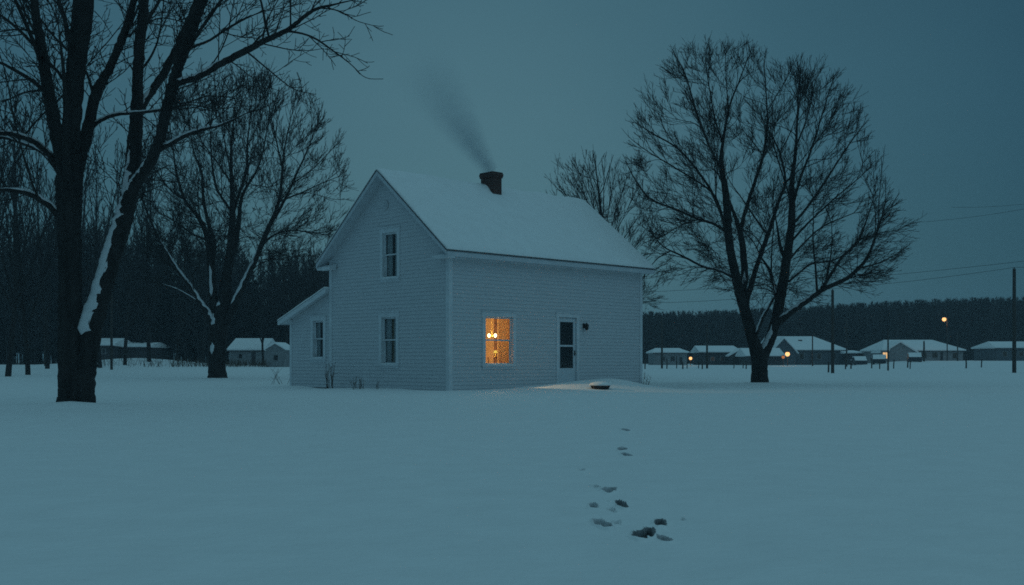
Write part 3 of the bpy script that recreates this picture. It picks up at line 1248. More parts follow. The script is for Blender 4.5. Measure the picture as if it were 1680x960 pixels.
traced_tree('maple_tree', 'large bare maple standing alone in the snow right of the house', (1246, 632), 42.2, limbsR, polyR, PR, 3, extra=16,
            snow=[(1, .05, .22, .55, .02), (17, .04, .40, .75, .03), (12, .1, .95, .8, .03), (9, .03, .2, .6, .03), (7, .05, .5, .6, .015), (6, .1, .5, .6, .015), (13, .05, .4, .6, .02)],
            centre_px=(1260, 380))

# middle maple, left of the house
limbsM = [
    ([(357, 624, 29), (356, 590, 28), (357, 555, 30), (361, 525, 32), (368, 495, 24), (372, 455, 17), (378, 412, 14), (381, 360, 11), (381, 310, 9), (379, 262, 7), (381, 222, 5), (386, 170, 3)], (0, .4)),
    ([(353, 548, 15), (343, 518, 13), (330, 498, 10), (312, 470, 9), (290, 440, 8), (270, 408, 7), (255, 380, 6), (240, 345, 5), (230, 318, 3)], (0, -1.5)),
    ([(330, 500, 5), (314, 488, 4), (288, 474, 4), (256, 463, 2.5)], (-.3, -1.)),
    ([(354, 530, 15), (349, 480, 14), (346, 430, 13), (343, 400, 12), (336, 376, 10), (322, 352, 8), (303, 328, 7), (290, 285, 6), (284, 245, 4), (278, 200, 3)], (0, 1.5)),
    ([(347, 440, 9), (352, 400, 8), (343, 370, 8), (334, 328, 7), (331, 286, 6), (318, 248, 4), (310, 205, 3)], (.6, -1.)),
    ([(382, 352, 8), (390, 325, 7), (397, 305, 7), (405, 275, 6), (406, 235, 5), (412, 180, 3)], (.3, 2.2)),
    ([(380, 348, 7), (368, 330, 6), (355, 308, 6), (348, 270, 5), (345, 215, 3)], (.3, -2.)),
    ([(366, 535, 15), (384, 502, 13), (400, 466, 11), (415, 435, 10), (428, 405, 10), (440, 375, 9), (452, 348, 8), (460, 318, 7), (463, 280, 6), (468, 238, 4), (478, 190, 3)], (0, -.8)),
    ([(444, 368, 7), (458, 345, 7), (474, 314, 6), (490, 278, 5), (505, 245, 4), (520, 205, 3)], (-.5, 1.)),
    ([(432, 400, 6), (452, 384, 5), (480, 378, 4), (520, 382, 3), (548, 378, 2)], (-.4, -2.)),
    ([(460, 330, 5), (490, 318, 4), (530, 300, 3), (555, 290, 2)], (-.5, .4)),
    ([(482, 300, 4), (510, 280, 3), (545, 245, 2)], (.2, -.6)),
    ([(376, 430, 12), (386, 400, 11), (392, 360, 9), (398, 320, 7), (425, 270, 5), (440, 200, 3), (445, 140, 2)], (.1, 2.4)),
    ([(343, 395, 6), (318, 385, 5), (285, 362, 4), (262, 350, 3)], (1., 2.4)),
    ([(303, 328, 5), (280, 312, 4), (258, 282, 3)], (1., .2)),
    ([(381, 300, 5), (372, 250, 4), (360, 190, 3), (352, 140, 2)], (.3, -1.4)),
    ([(463, 275, 5), (452, 225, 4), (440, 170, 3)], (-.6, -1.6)),
    ([(406, 240, 4), (425, 200, 3), (440, 150, 2)], (1.6, .2)),
]
polyM = [(228, 345), (222, 265), (246, 182), (298, 132), (360, 108), (420, 104), (470, 128), (505, 152), (536, 195), (560, 245), (570, 310), (566, 360), (556, 400), (510, 430), (450, 440), (420, 420), (330, 430), (300, 470), (240, 470), (236, 400)]
PM = dict(fill=320, fmax=5., zmin=4., gapf=.36, lenf=1.4, gap1=.52, len1=2.0, ang=(.42, .95), outb=.42, upb=.10, r1=.015, tip=.0074, trop=.32, jit=.07, gap2=.20, gap3=.18, rat2=.48, rat3=.5, depth=5.)
traced_tree('maple_tree', 'many-stemmed bare maple between the forked tree and the lean-to', (357, 622), 55., limbsM, polyM, PM, 5, extra=16,
            snow=[(1, .08, .72, .75, .03), (2, .05, .95, .8, .03), (7, .10, .40, .85, .04), (3, .10, .22, .5, .03), (0, .24, .30, .45, .04), (0, .33, .37, .4, .03), (0, .12, .16, .35, .03)],
            centre_px=(390, 340))

# large forked tree in the left foreground
limbsL = [
    ([(116, 672, 42), (117, 640, 40), (116, 600, 40), (115, 540, 40), (115, 480, 38), (114, 400, 38), (113, 330, 42), (113, 296, 44)], (0, 0)),
    ([(112, 305, 34), (106, 278, 26), (93, 222, 22), (83, 170, 20), (75, 120, 18), (66, 70, 16), (58, 20, 13), (48, -60, 10), (38, -130, 5)], (0, -1.5)),
    ([(114, 300, 36), (116, 262, 30), (118, 200, 29), (124, 120, 30), (131, 60, 32), (138, 0, 32), (150, -90, 24), (160, -160, 12)], (0, -.8)),
    ([(122, 296, 26), (130, 268, 20), (140, 230, 20), (150, 186, 18), (159, 150, 18), (178, 116, 14), (195, 76, 13), (210, 35, 12), (222, -10, 11), (236, -80, 7)], (0, .8)),
    ([(138, 672, 30), (139, 630, 34), (141, 590, 36), (147, 550, 37), (161, 500, 33), (175, 450, 32), (190, 400, 32), (204, 355, 30), (212, 322, 28), (217, 285, 27), (221, 240, 25), (224, 190, 21), (226, 140, 18), (229, 80, 18), (235, 20, 17), (242, -60, 13), (248, -130, 7)], (0, .6)),
    ([(209, 335, 24), (222, 305, 20), (234, 287, 18), (248, 264, 18), (262, 230, 17), (270, 195, 17), (280, 155, 18), (292, 110, 17), (306, 76, 16), (322, 30, 14), (335, 0, 12), (362, -70, 7)], (.2, -1.2)),
    ([(226, 192, 14), (238, 166, 13), (252, 146, 13), (270, 118, 14), (290, 80, 13), (308, 40, 13), (324, 2, 12), (350, -60, 8)], (.4, 1.8)),
    ([(284, 140, 12), (302, 133, 11), (322, 127, 11), (360, 106, 11), (400, 85, 11), (432, 68, 10), (470, 50, 9), (490, 35, 8), (516, 16, 7), (546, 8, 5), (580, 0, 3)], (-.7, -1.6)),
    ([(468, 51, 6), (495, 55, 5), (520, 65, 5), (550, 86, 4), (576, 106, 3), (594, 124, 2)], (-1.3, -2.)),
    ([(524, 13, 4), (556, 18, 3.5), (585, 34, 2.5), (612, 42, 2)], (-1.5, -1.)),
    ([(404, 84, 5), (440, 114, 4), (480, 145, 3), (512, 154, 2)], (-1., -2.2)),
    ([(298, 86, 7), (322, 75, 6.5), (344, 66, 6), (370, 49, 6), (400, 32, 5), (430, 20, 3), (470, 12, 2)], (-.8, .6)),
    ([(262, 246, 10), (285, 233, 9), (310, 220, 8), (335, 212, 7), (358, 207, 6), (378, 199, 5), (404, 186, 3)], (-.2, -1.6)),
    ([(152, 208, 9), (165, 198, 8), (190, 188, 8), (225, 185, 7), (270, 180, 6), (310, 172, 4), (345, 178, 3)], (.4, -1.)),
    ([(153, 158, 8), (149, 140, 7), (138, 112, 6), (112, 84, 6), (80, 50, 5), (60, 20, 3)], (.3, 1.6)),
    ([(117, 80, 10), (108, 40, 9), (97, 0, 8), (90, -50, 6)], (-.5, 1.)),
    ([(76, 152, 9), (52, 132, 8), (22, 114, 7), (0, 103, 6), (-40, 92, 4)], (-.7, -1.8)),
    ([(65, 84, 8), (38, 56, 7), (8, 30, 6), (-30, 6, 4)], (-1, -.2)),
    ([(62, 58, 5), (40, 49, 5), (12, 50, 4), (-20, 56, 3)], (-1, -2.)),
    ([(112, 142, 8), (95, 118, 7), (80, 100, 7), (70, 60, 5), (50, 20, 4)], (-.3, -2.)),
    ([(99, 282, 13), (82, 256, 11), (56, 233, 10), (26, 222, 9), (0, 219, 8), (-40, 224, 5)], (0, -1.4)),
    ([(98, 284, 10), (72, 252, 9), (40, 236, 8), (5, 226, 7), (-30, 228, 4)], (0, 1.2)),
    ([(100, 358, 13), (78, 336, 11), (47, 318, 10), (15, 312, 8), (-30, 312, 5)], (0, -1.)),
    ([(300, 96, 8), (318, 66, 7), (342, 30, 7), (366, -4, 6), (400, -50, 4)], (-.8, -1.8)),
    ([(430, 66, 5), (440, 30, 4), (456, 0, 3), (470, -30, 2)], (-1., 0)),
    ([(330, 120, 5), (352, 100, 4), (372, 60, 4), (380, 20, 3), (388, -20, 2)], (-.9, .4)),
    ([(226, 120, 7), (246, 96, 6), (260, 62, 5), (268, 10, 4), (272, -40, 3)], (.4, 2.4)),
    ([(212, 60, 6), (228, 45, 5), (262, 30, 4), (292, 34, 3)], (.6, -1.)),
    ([(70, 95, 8), (58, 55, 6), (36, 10, 5), (20, -40, 3)], (-1., .8)),
    ([(280, 160, 5), (300, 170, 5), (340, 158, 4), (380, 160, 3)], (-.5, 1.2)),
    ([(72, 148, 6), (40, 152, 5), (10, 165, 4), (-20, 172, 3)], (-.8, .6)),
    ([(232, 300, 6), (246, 296, 5), (262, 296, 4), (300, 300, 3)], (0, 1.)),
]
polyL = [(-140, 330), (-140, -220), (420, -220), (560, -60), (622, 0), (626, 48), (606, 132), (560, 130), (520, 110), (522, 160), (440, 150), (412, 200), (340, 215), (300, 320), (230, 360), (190, 300), (90, 380), (-60, 350)]
PLT = dict(gap1=.26, len1=1.5, ang=(.5, 1.05), outb=.12, upb=.06, r1=.014, tip=.0058, trop=.22, jit=.16, gap2=.17, gap3=.14, rat2=.5, rat3=.5, depth=4.2, start=.25)
traced_tree('forked_tree', 'huge dark forked tree in the left foreground with snow in its crotch', (127, 668), 22.75, limbsL, polyL, PLT, 8, extra=12,
            snow=[(4, .20, .40, .95, .03), (4, .33, .63, .62, .02), (4, .19, .27, 1.1, .08), (12, .05, .9, .9, .025), (13, .05, .7, .9, .02), (20, .05, .9, .9, .025), (21, .05, .9, .9, .02), (22, .05, .9, .9, .025), (5, .05, .3, .7, .03),
                  (3, .02, .12, .7, .03), (1, .03, .12, .6, .03), (6, .05, .3, .8, .02), (7, .05, .35, .9, .02)],
            centre_px=(200, 250), sink=.25)

# slender fan-shaped tree behind the roof
limbsB = [([(1002, 604, 12), (1000, 520, 11), (996, 450, 10), (990, 390, 8), (984, 330, 6), (976, 262, 2)], (0, 0))]
rb = random.Random(77)
for x, y, st, dp in ((903, 296, 400, -1), (925, 278, 410, 1.5), (945, 268, 395, -2), (960, 262, 380, 2), (992, 262, 380, -1.2), (1010, 276, 400, 1.4), (1028, 290, 420, -1.6), (1044, 312, 430, 1.2), (1058, 336, 450, -1), (1072, 368, 470, 1.3),
                     (1085, 400, 490, -1.4), (1094, 430, 500, .8), (900, 330, 440, 1), (905, 370, 460, -1.5), (1020, 330, 450, 2.4), (950, 310, 430, -2.6)):
    x0 = 996 + (450 - st) * -.1
    limbsB.append(([(x0, st, 3.6), (x0 + (x - x0) * .35, st + (y - st) * .42, 2.8), (x0 + (x - x0) * .72, st + (y - st) * .74, 1.8), (x, y, 1)], (0, dp)))
polyB = [(884, 330), (894, 288), (925, 262), (975, 250), (1010, 262), (1040, 292), (1062, 325), (1082, 365), (1100, 400), (1110, 440), (1100, 490), (1060, 520), (900, 500)]
PB = dict(fill=120, fmax=4., zmin=4., gapf=.36, lenf=1.3, gap1=.42, len1=1.8, ang=(.3, .75), outb=.50, upb=.15, r1=.011, tip=.0065, trop=.2, jit=.07, gap2=.26, gap3=.25, rat2=.5, rat3=.5, depth=4., start=.3)
traced_tree('fan_tree', 'bare fan-shaped tree rising behind the right end of the farmhouse roof', (1002, 600), 58., limbsB, polyB, PB, 12, extra=6, centre_px=(996, 470))


# ------------------------------------------------------------------ free-standing bare trees of the left wood
def wood_tree(seed, H, spread, stems=4, m='far_twig'):
    r = random.Random(seed)
    limbs = []
    fork = H * r.uniform(.12, .3)
    n0 = 6
    pts, rad = branch(r, Vector((0, 0, -.3)), Vector((r.uniform(-.08, .08), r.uniform(-.08, .08), 1)), H * .93, H * .011, .010, 14, .3, .05)
    limbs.append((pts, rad))
    for k in range(stems):
        i = r.randrange(3, 9)
        az = k * 2.4 + r.uniform(-.4, .4)
        d = Vector((math.cos(az) * spread, math.sin(az) * spread, 1.0))
        p2, r2 = branch(r, pts[i], d, (H - pts[i].z) * r.uniform(.75, 1.0), rad[i] * .6, .009, 9, .35, .08)
        limbs.append((p2, r2))
    P = dict(gap1=H * .024, len1=H * .16, ang=(.4, .85), outb=.2, upb=.22, r1=.018, tip=.010, trop=.35, jit=.07, gap2=.32, gap3=.30, rat2=.46, rat3=.5, depth=99, start=.3)
    out = [[], [], []]
    ramify(r, limbs, None, Vector((0, 0, H * .4)), P, out, .25)
    return limbs, out


protos = []
for sd, H, sp, st in ((1, 12., .45, 5), (2, 13., .35, 4), (3, 10., .55, 6), (4, 11., .4, 7)):
    protos.append((H,) + wood_tree(sd, H, sp, st))
proto_objs = [None] * 4
used_mesh = {}


def put_tree(k, px, py_top, Y, rz, label, name='bare_tree', group='bare trees in front of the left wood'):
    H = protos[k][0]
    X = (px - 840) / FPX * Y
    z = gz(X, Y)
    top = CH - (py_top - HY) / FPX * Y
    sc = (top - z) / H
    root = empty(name, (X, Y, z), rz)
    root.scale = (sc, sc, sc)
    tag(root, label, 'tree', group)
    if k not in used_mesh:
        t = tube_obj('trunk', protos[k][1], 7, M['bark'], root, rough=.05, smooth=True)
        c = tube_obj('crown', protos[k][2][0], 4, M['far_twig'], root)
        V, F = tubes(protos[k][2][1] + protos[k][2][2], 3)
        w = np_mesh('twigs', V, F, M['far_twig'], c)
        used_mesh[k] = (t, c, w)
    else:
        t, c, w = used_mesh[k]
        t2 = t.copy()
        c2 = c.copy()
        w2 = w.copy()
        for q in (t2, c2, w2):
            COL.objects.link(q)
        t2.parent = root
        c2.parent = root
        w2.parent = c2
    return root


tree_list = [
    (1, 12, 150, 62, .3, 'bare tree at the far left edge, the nearest of the left wood'),
    (0, 46, 205, 66, 1.2, 'bare tree between the left edge of the photo and the forked trunk'),
    (2, 78, 250, 80, 2.4, 'smaller bare tree just left of the big forked trunk'),
    (3, -30, 120, 72, .9, 'bare tree cut by the left edge of the photo'),
    (1, 165, 240, 84, 3.3, 'bare tree seen through the fork of the big tree'),
    (0, 205, 300, 92, 4.0, 'bare tree standing between the forked tree and the many-stemmed maple'),
    (3, 245, 250, 96, 5.1, 'bare tree behind the lower left limbs of the many-stemmed maple'),
    (2, 290, 330, 100, .2, 'short bare tree behind the brushy snow bank'),
    (1, 330, 290, 104, 1.9, 'bare tree directly behind the many-stemmed maple trunk'),
    (0, 432, 402, 104, 2.7, 'bare tree rising behind the white roofed barn'),
    (3, 468, 396, 110, 3.9, 'bare tree rising behind the little shed'),
    (2, 502, 384, 100, 5.5, 'bare tree rising behind the lean-to roof'),
    (1, 530, 410, 112, 4.4, 'thin bare tree close beside the farmhouse eave on the left'),
    (0, 128, 200, 100, 5.9, 'tall bare tree hidden mostly behind the left trunk of the forked tree'),
]
for k, px, pt, Y, rz, lab in tree_list:
    put_tree(k, px, pt, Y, rz, lab)


# ------------------------------------------------------------------ far woods, one mass each
def far_wood(name, label, n, xr, yr, hfun, seed, dens=34, shrubs=0, leafw=.10, trunk=.011):
    r = np.random.RandomState(seed)
    V, F = [], []
    lines = []
    for i in range(n):
        Y = r.uniform(*yr)
        px = r.uniform(*xr)
        X = (px - 840) / FPX * Y
        z = gz(X, Y)
        H = hfun(px, Y, r)
        w = H * r.uniform(.08, .17)
        lean = r.uniform(-.03, .03, 2)
        lines.append(([Vector((X, Y, z - .3)), Vector((X + lean[0] * H, Y + lean[1] * H, z + H * .5)), Vector((X + 2 * lean[0] * H, Y + 2 * lean[1] * H, z + H))], [H * trunk, H * trunk * .7, .02]))
        k = dens
        t = r.uniform(.12, .97, k)
        az = r.uniform(0, 6.283, k)
        prof = np.sin(np.pi * np.clip(t, .02, .98) ** .8) ** .7
        ln = w * prof * r.uniform(.6, 1.5, k) + .3
        b = np.stack([X + 2 * lean[0] * H * t, Y + 2 * lean[1] * H * t, z + H * t], -1)
        up = r.uniform(.5, 1.7, k)
        d = np.stack([np.cos(az), np.sin(az), up], -1)
        d /= np.linalg.norm(d, axis=1)[:, None]
        tip = b + d * ln[:, None]
        tip[:, 2] = np.minimum(tip[:, 2], z + H * 1.03)
        s = np.stack([-np.sin(az), np.cos(az), 0 * az], -1)
        s = s * np.cos(up)[:, None] + np.cross(s, d) * np.sin(up)[:, None]
        ww = leafw * r.uniform(.5, 1.4, k)
        a0 = b - s * ww[:, None]
        a1 = b + s * ww[:, None]
        n0 = len(V) * 1
        V.append(np.stack([a0, a1, tip], 1).reshape(-1, 3))
    V = np.concatenate(V)
    Ft = np.arange(len(V)).reshape(-1, 3)
    Vt, Fq = tubes(lines, 4)
    F2 = np.concatenate([Fq[:, [0, 1, 2]], Fq[:, [0, 2, 3]]]) + len(V)
    o = np_mesh(name, np.concatenate([V, Vt]), np.concatenate([Ft, F2]), M['far_twig'])
    tag(o, label, 'woods', kind='stuff')
    return o


def h_right(px, Y, r):
    top = 512 - 24 * sstep(1060, 1680, px) + r.uniform(-3, 9) + (r.uniform(0, 45) if r.rand() < .35 else 0)
    if 1085 < px < 1160 and r.rand() < .02:
        top -= 12
    X = (px - 840) / FPX * Y
    return max(4, CH + (HY - top) / FPX * Y - gz(X, Y))


def h_left(px, Y, r):
    top = 415 + 22 * sstep(150, 330, px) + r.uniform(-60, 90)
    if px > 400:
        top = 432 + r.uniform(-25, 80)
    X = (px - 840) / FPX * Y
    return max(3, CH + (HY - top) / FPX * Y - gz(X, Y))


far_wood('far_woods', 'dark far-off wood along the horizon behind the houses on the right', 4000, (480, 1850), (215, 290), h_right, 4, 90, leafw=.11)
far_wood('near_woods', 'dark tangled wood behind the left field and the barn', 1200, (-160, 585), (122, 165), h_left, 6, 100, leafw=.065, trunk=.006)

# ------------------------------------------------------------------ distant houses


def far_house(name, label, Y, pl, pr_, yb, ye, yr_, wall, depth=8, hip=(0, 0), windows=(), doors=(), gable=None, chimney=None, cat='house', group=None, over=.35, roofm=None):
    k = Y / FPX
    xl, xr = (pl - 840) * k, (pr_ - 840) * k
    cx = (xl + xr) / 2
    ez, rz2 = CH - (ye - HY) * k, CH - (yr_ - HY) * k
    gzz = min(gz(cx, Y), CH - (yb - HY) * k)
    root = empty(name, (cx, Y, gzz))
    tag(root, label, cat, group)
    w = xr - xl
    e, rr = ez - gzz, rz2 - gzz
    h = w / 2
    mb = MB()
    V = [(-h, 0, -.4), (h, 0, -.4), (h, depth, -.4), (-h, depth, -.4), (-h, 0, e), (h, 0, e), (h, depth, e), (-h, depth, e)]
    n = 0
    mb.v += V
    mb.f += [(0, 1, 5, 4), (1, 2, 6, 5), (2, 3, 7, 6), (3, 0, 4, 7), (4, 5, 6, 7)]
    slope = (rr - e) / (depth / 2)
    if not hip[0]:
        mb.quad((-h, 0, e), (-h, depth, e), (-h, depth / 2, rr - .02))
    if not hip[1]:
        mb.quad((h, 0, e), (h, depth, e), (h, depth / 2, rr - .02))
    mb.build('wall', wall, root)
    o = over
    eo = e - slope * o + .02
    # roof shell, thick with snow
    mb = MB()
    sn = .22
    hl, hr = -h - o + hip[0] * k, h + o - hip[1] * k
    A = [(-h - o, -o, eo), (h + o, -o, eo), (h + o, depth + o, eo), (-h - o, depth + o, eo)]
    T = [(x, y, z + sn) for x, y, z in A]
    r0, r1 = (hl, depth / 2, rr + sn * .6), (hr, depth / 2, rr + sn * .6)
    mb.quad(*A)
    for i in range(4):
        j = (i + 1) % 4
        mb.quad(A[i], A[j], T[j], T[i])
    mb.quad(T[0], T[1], r1, r0)
    mb.quad(T[2], T[3], r0, r1)
    mb.quad(T[1], T[2], r1)
    mb.quad(T[3], T[0], r0)
    rf = mb.build('roof', M['snow'], root)
    mb = MB()
    mb.box(-h - o - .01, h + o + .01, -o - .03, -o - .002, eo - .08, eo + .05)
    mb.build('fascia', M['farwall_dark'], rf)
    for (a, b, c, d, lit) in windows:
        xa, xb = (a - 840) * k - cx, (b - 840) * k - cx
        za, zb = CH - (d - HY) * k - gzz, CH - (c - HY) * k - gzz
        mb = MB()
        f = .07
        for q in ((xa - f, xa, za - f, zb + f), (xb, xb + f, za - f, zb + f), (xa, xb, za - f, za), (xa, xb, zb, zb + f)):
            mb.box(q[0], q[1], -.06, -.002, q[2], q[3])
        fr = mb.build('window', M['farwall_pale'], root)
        mb = MB()
        mb.box(xa, xb, -.04, -.003, za, zb)
        mb.build('pane', M['litwin'] if lit else M['farglass'], fr)
    for (a, b, c) in doors:
        xa, xb = (a - 840) * k - cx, (b - 840) * k - cx
        mb = MB()
        mb.box(xa, xb, -.05, -.002, 0, CH - (c - HY) * k - gzz)
        mb.build('door', M['farwall_dark'], root)
    if gable:
        a, b, py, pe, proj = gable
        xa, xb = (a - 840) * k - cx, (b - 840) * k - cx
        zp, ze = CH - (py - HY) * k - gzz, CH - (pe - HY) * k - gzz
        xm = (xa + xb) / 2
        mb = MB()
        mb.prism([(xa, -proj, -.4), (xb, -proj, -.4), (xb, -proj, ze), (xm, -proj, zp - .1), (xa, -proj, ze)], (0, proj - .01, 0))
        mb.build('front_gable', wall, root)
        mb = MB()
        sl = (zp - ze) / (xb - xm)
        for sg in (-1, 1):
            xe = xm + sg * (xb - xm + .35)
            zz = ze - sl * .35
            mb.prism([(xm + sg * .002, -proj - .35, zp - .08), (xe, -proj - .35, zz), (xe, -proj - .35, zz + .22), (xm + sg * .002, -proj - .35, zp + .16)], (0, proj + depth * .5, 0))
        mb.build('gable_roof', M['snow'], root)
    if chimney:
        a, py = chimney
        x = (a - 840) * k - cx
        mb = MB()
        mb.box(x - .3, x + .3, depth * .30, depth * .30 + .55, e, CH - (py - HY) * k - gzz)
        mb.build('chimney', M['brick'], root)
    return root


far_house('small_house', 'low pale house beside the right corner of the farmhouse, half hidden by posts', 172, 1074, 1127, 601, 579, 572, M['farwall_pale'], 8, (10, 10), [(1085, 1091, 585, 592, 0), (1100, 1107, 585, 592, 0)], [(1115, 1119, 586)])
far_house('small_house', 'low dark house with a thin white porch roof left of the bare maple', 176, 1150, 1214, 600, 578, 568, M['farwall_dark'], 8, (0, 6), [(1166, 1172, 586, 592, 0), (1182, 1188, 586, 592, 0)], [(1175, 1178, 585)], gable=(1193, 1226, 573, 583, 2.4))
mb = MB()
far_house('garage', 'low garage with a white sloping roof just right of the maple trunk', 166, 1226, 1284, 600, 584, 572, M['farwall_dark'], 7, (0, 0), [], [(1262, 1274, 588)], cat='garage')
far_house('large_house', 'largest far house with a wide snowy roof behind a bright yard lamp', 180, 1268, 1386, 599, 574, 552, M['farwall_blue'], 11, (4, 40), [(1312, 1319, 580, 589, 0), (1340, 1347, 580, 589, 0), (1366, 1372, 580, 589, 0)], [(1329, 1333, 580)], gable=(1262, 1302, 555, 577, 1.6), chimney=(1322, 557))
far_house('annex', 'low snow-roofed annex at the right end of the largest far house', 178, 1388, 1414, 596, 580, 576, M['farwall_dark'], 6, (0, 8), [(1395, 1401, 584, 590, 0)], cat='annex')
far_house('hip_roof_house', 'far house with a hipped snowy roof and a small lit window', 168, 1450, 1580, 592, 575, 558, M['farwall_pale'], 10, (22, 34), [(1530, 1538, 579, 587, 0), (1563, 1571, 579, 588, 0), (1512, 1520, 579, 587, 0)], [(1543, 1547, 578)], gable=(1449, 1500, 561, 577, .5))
k = 167.3 / FPX
mb = MB()
lw = at(1452, 583, 167.2)
root = empty('lit_window_bay', Vector((lw.x, 167.0, gz(lw.x, 167.0))))
tag(root, 'small bay with a glowing yellow window at the left end of the hipped house', 'window bay')
hz = lw.z - root.location.z
mb.box(-.55, .55, 0, .55, -.3, hz + .75)
mb.build('wall', M['farwall_pale'], root)
mb = MB()
mb.box(-.42, .42, -.03, -.002, hz - .5, hz + .45)
f_ = mb.build('window', M['farwall_pale'], root)
mb = MB()
for q in (-.40, .02):
    mb.box(q, q + .38, -.05, -.031, hz - .48, hz + .43)
mb.build('pane', M['litwin'], f_)
mb = MB()
mb.box(-.65, .65, -.12, .55, hz + .751, hz + .95)
mb.build('roof', M['snow'], root)
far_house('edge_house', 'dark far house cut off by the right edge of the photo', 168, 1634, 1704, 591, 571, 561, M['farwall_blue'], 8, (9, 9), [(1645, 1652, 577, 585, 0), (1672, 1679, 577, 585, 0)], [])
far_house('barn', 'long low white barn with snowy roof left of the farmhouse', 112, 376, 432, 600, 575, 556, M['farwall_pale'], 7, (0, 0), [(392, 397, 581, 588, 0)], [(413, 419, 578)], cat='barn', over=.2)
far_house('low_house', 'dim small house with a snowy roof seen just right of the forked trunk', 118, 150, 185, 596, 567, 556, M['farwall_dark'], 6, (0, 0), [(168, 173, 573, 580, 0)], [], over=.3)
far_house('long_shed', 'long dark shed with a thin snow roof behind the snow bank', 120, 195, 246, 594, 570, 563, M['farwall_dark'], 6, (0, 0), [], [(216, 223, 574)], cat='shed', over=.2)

# gabled garden shed, gable towards the camera
Y = 88
k = Y / FPX
x0, x1 = (436 - 840) * k, (467.5 - 840) * k
cx = (x0 + x1) / 2
g0 = gz(cx, Y)
root = empty('garden_shed', (cx, Y, g0), R(-8))
tag(root, 'tiny white garden shed with a snowy gable beside the lean-to', 'shed')
h = (x1 - x0) / 2
e = CH - (573 - HY) * k - g0
p_ = CH - (564 - HY) * k - g0
mb = MB()
mb.prism([(-h, 0, -.3), (h, 0, -.3), (h, 0, e), (0, 0, p_), (-h, 0, e)], (0, 2.2, 0))
mb.build('wall', M['farwall_pale'], root)
mb = MB()
for sg in (-1, 1):
    sl = (p_ - e) / h
    mb.prism([(sg * .002, -.15, p_ + .01), (sg * (h + .15), -.15, e - sl * .15 + .01), (sg * (h + .15), -.15, e - sl * .15 + .11), (sg * .002, -.15, p_ + .13)], (0, 2.5, 0))
mb.build('roof', M['snow'], root)
mb = MB()
mb.box(-.12, .20, -.03, -.002, .55, .95)
mb.build('window', M['farglass'], root)

# ------------------------------------------------------------------ poles, posts, wires, lamps


def pole(name, label, px, pt, pb, wpx, Y, cat='pole', group=None, arm=None, lean=0):
    X = (px - 840) / FPX * Y
    z = gz(X, Y)
    top = CH - (pt - HY) / FPX * Y - z
    r = wpx * Y / FPX / 2
    root = empty(name, (X, Y, z))
    tag(root, label, cat, group)
    tube_obj('shaft', [([Vector((0, 0, -.4)), Vector((lean * .5, 0, top * .5)), Vector((lean, 0, top))], [r * 1.1, r, r * .85])], 8, M['wood'], root, smooth=True)
    if arm:
        mb = MB()
        mb.box(-arm, arm, -.06 - r, -r, top - .45, top - .33)
        ca = mb.build('crossarm', M['wood'], root)
        mb = MB()
        for q in (-arm + .1, arm - .1):
            mb.lathe([(.03, top - .328), (.05, top - .28), (.03, top - .22), (.02, top - .2)], 8, q, -.03 - r)
        mb.build('insulator', M['dark'], ca)
    else:
        mb = MB()
        mb.lathe([(.02, top - .02), (.04, top + .05), (.02, top + .12)], 8)
        mb.build('insulator', M['dark'], root)
    return root


pole('utility_pole', 'tall dark utility pole near the right edge of the photo', 1664, 441, 611, 6, 82)
pole('utility_pole', 'utility pole standing in the field right of the bare maple', 1366, 476, 613, 5, 80)
pole('utility_pole', 'thin pole in front of the hipped house beside its lit window', 1457, 541, 608, 2.6, 96)
pole('utility_pole', 'thin pole left of the low house with the white porch roof', 1160, 530, 603, 3.2, 118)
pole('utility_pole', 'thin pole nearest the right corner of the farmhouse', 1086, 521, 603, 3.2, 120)
pole('utility_pole', 'faint thin pole before the roof of the largest far house', 1333, 548, 599, 2.2, 150)
pole('utility_pole', 'faint tall thin pole at the right end of the largest far house', 1389, 524, 599, 2.4, 140)
pole('utility_pole', 'short dark pole in the middle of the hipped roof', 1516, 560, 592, 3, 155)
pole('utility_pole', 'faint thin pole right of the street lamp', 1571, 545, 592, 2, 158)
pole('utility_pole', 'slim pole standing right of the forked tree by the snow bank', 183, 482, 602, 4, 78)
pole('utility_pole', 'thin pole left of the forked trunk at the edge of the wood', 74, 520, 600, 3, 90)

posts = [(1058, 589, 603), (1094, 588, 603), (1110, 584, 604), (1120, 592, 603), (1127, 590, 604), (1146, 588, 603), (1152, 592, 603), (1204, 586, 602), (1219, 590, 603), (1224, 593, 602), (1359, 594, 611), (1387, 588, 603), (1396, 592, 603),
         (1430, 588, 602), (1443, 592, 605), (1466, 590, 605), (1489, 592, 603), (1493, 590, 602), (1585, 588, 600), (1610, 590, 601)]
gz_posts = 'thin dark fence posts along the far edge of the field'
for i, (px, a, b) in enumerate(posts):
    Y = 112 + (i * 37 % 11) if px != 1359 else 84
    X = (px - 840) / FPX * Y
    z = gz(X, Y)
    hh = max(.7, CH - (a - HY) / FPX * Y - z)
    rr = rng.uniform(.05, .08)
    o = tube_obj('fence_post', [([Vector((0, 0, -.3)), Vector((.02, 0, hh * .5)), Vector((rng.uniform(-.1, .1), 0, hh)), Vector((rng.uniform(-.1, .1), 0, hh + .01))], [rr, rr, rr * .9, .004])], 6, M['wood'])
    o.location = (X, Y, z)
    if px == 1359:
        tag(o, 'short leaning fence post beside the utility pole in the right field', 'post', gz_posts)
    else:
        tag(o, 'thin dark fence post in the row at the far edge of the right field', 'post', gz_posts)


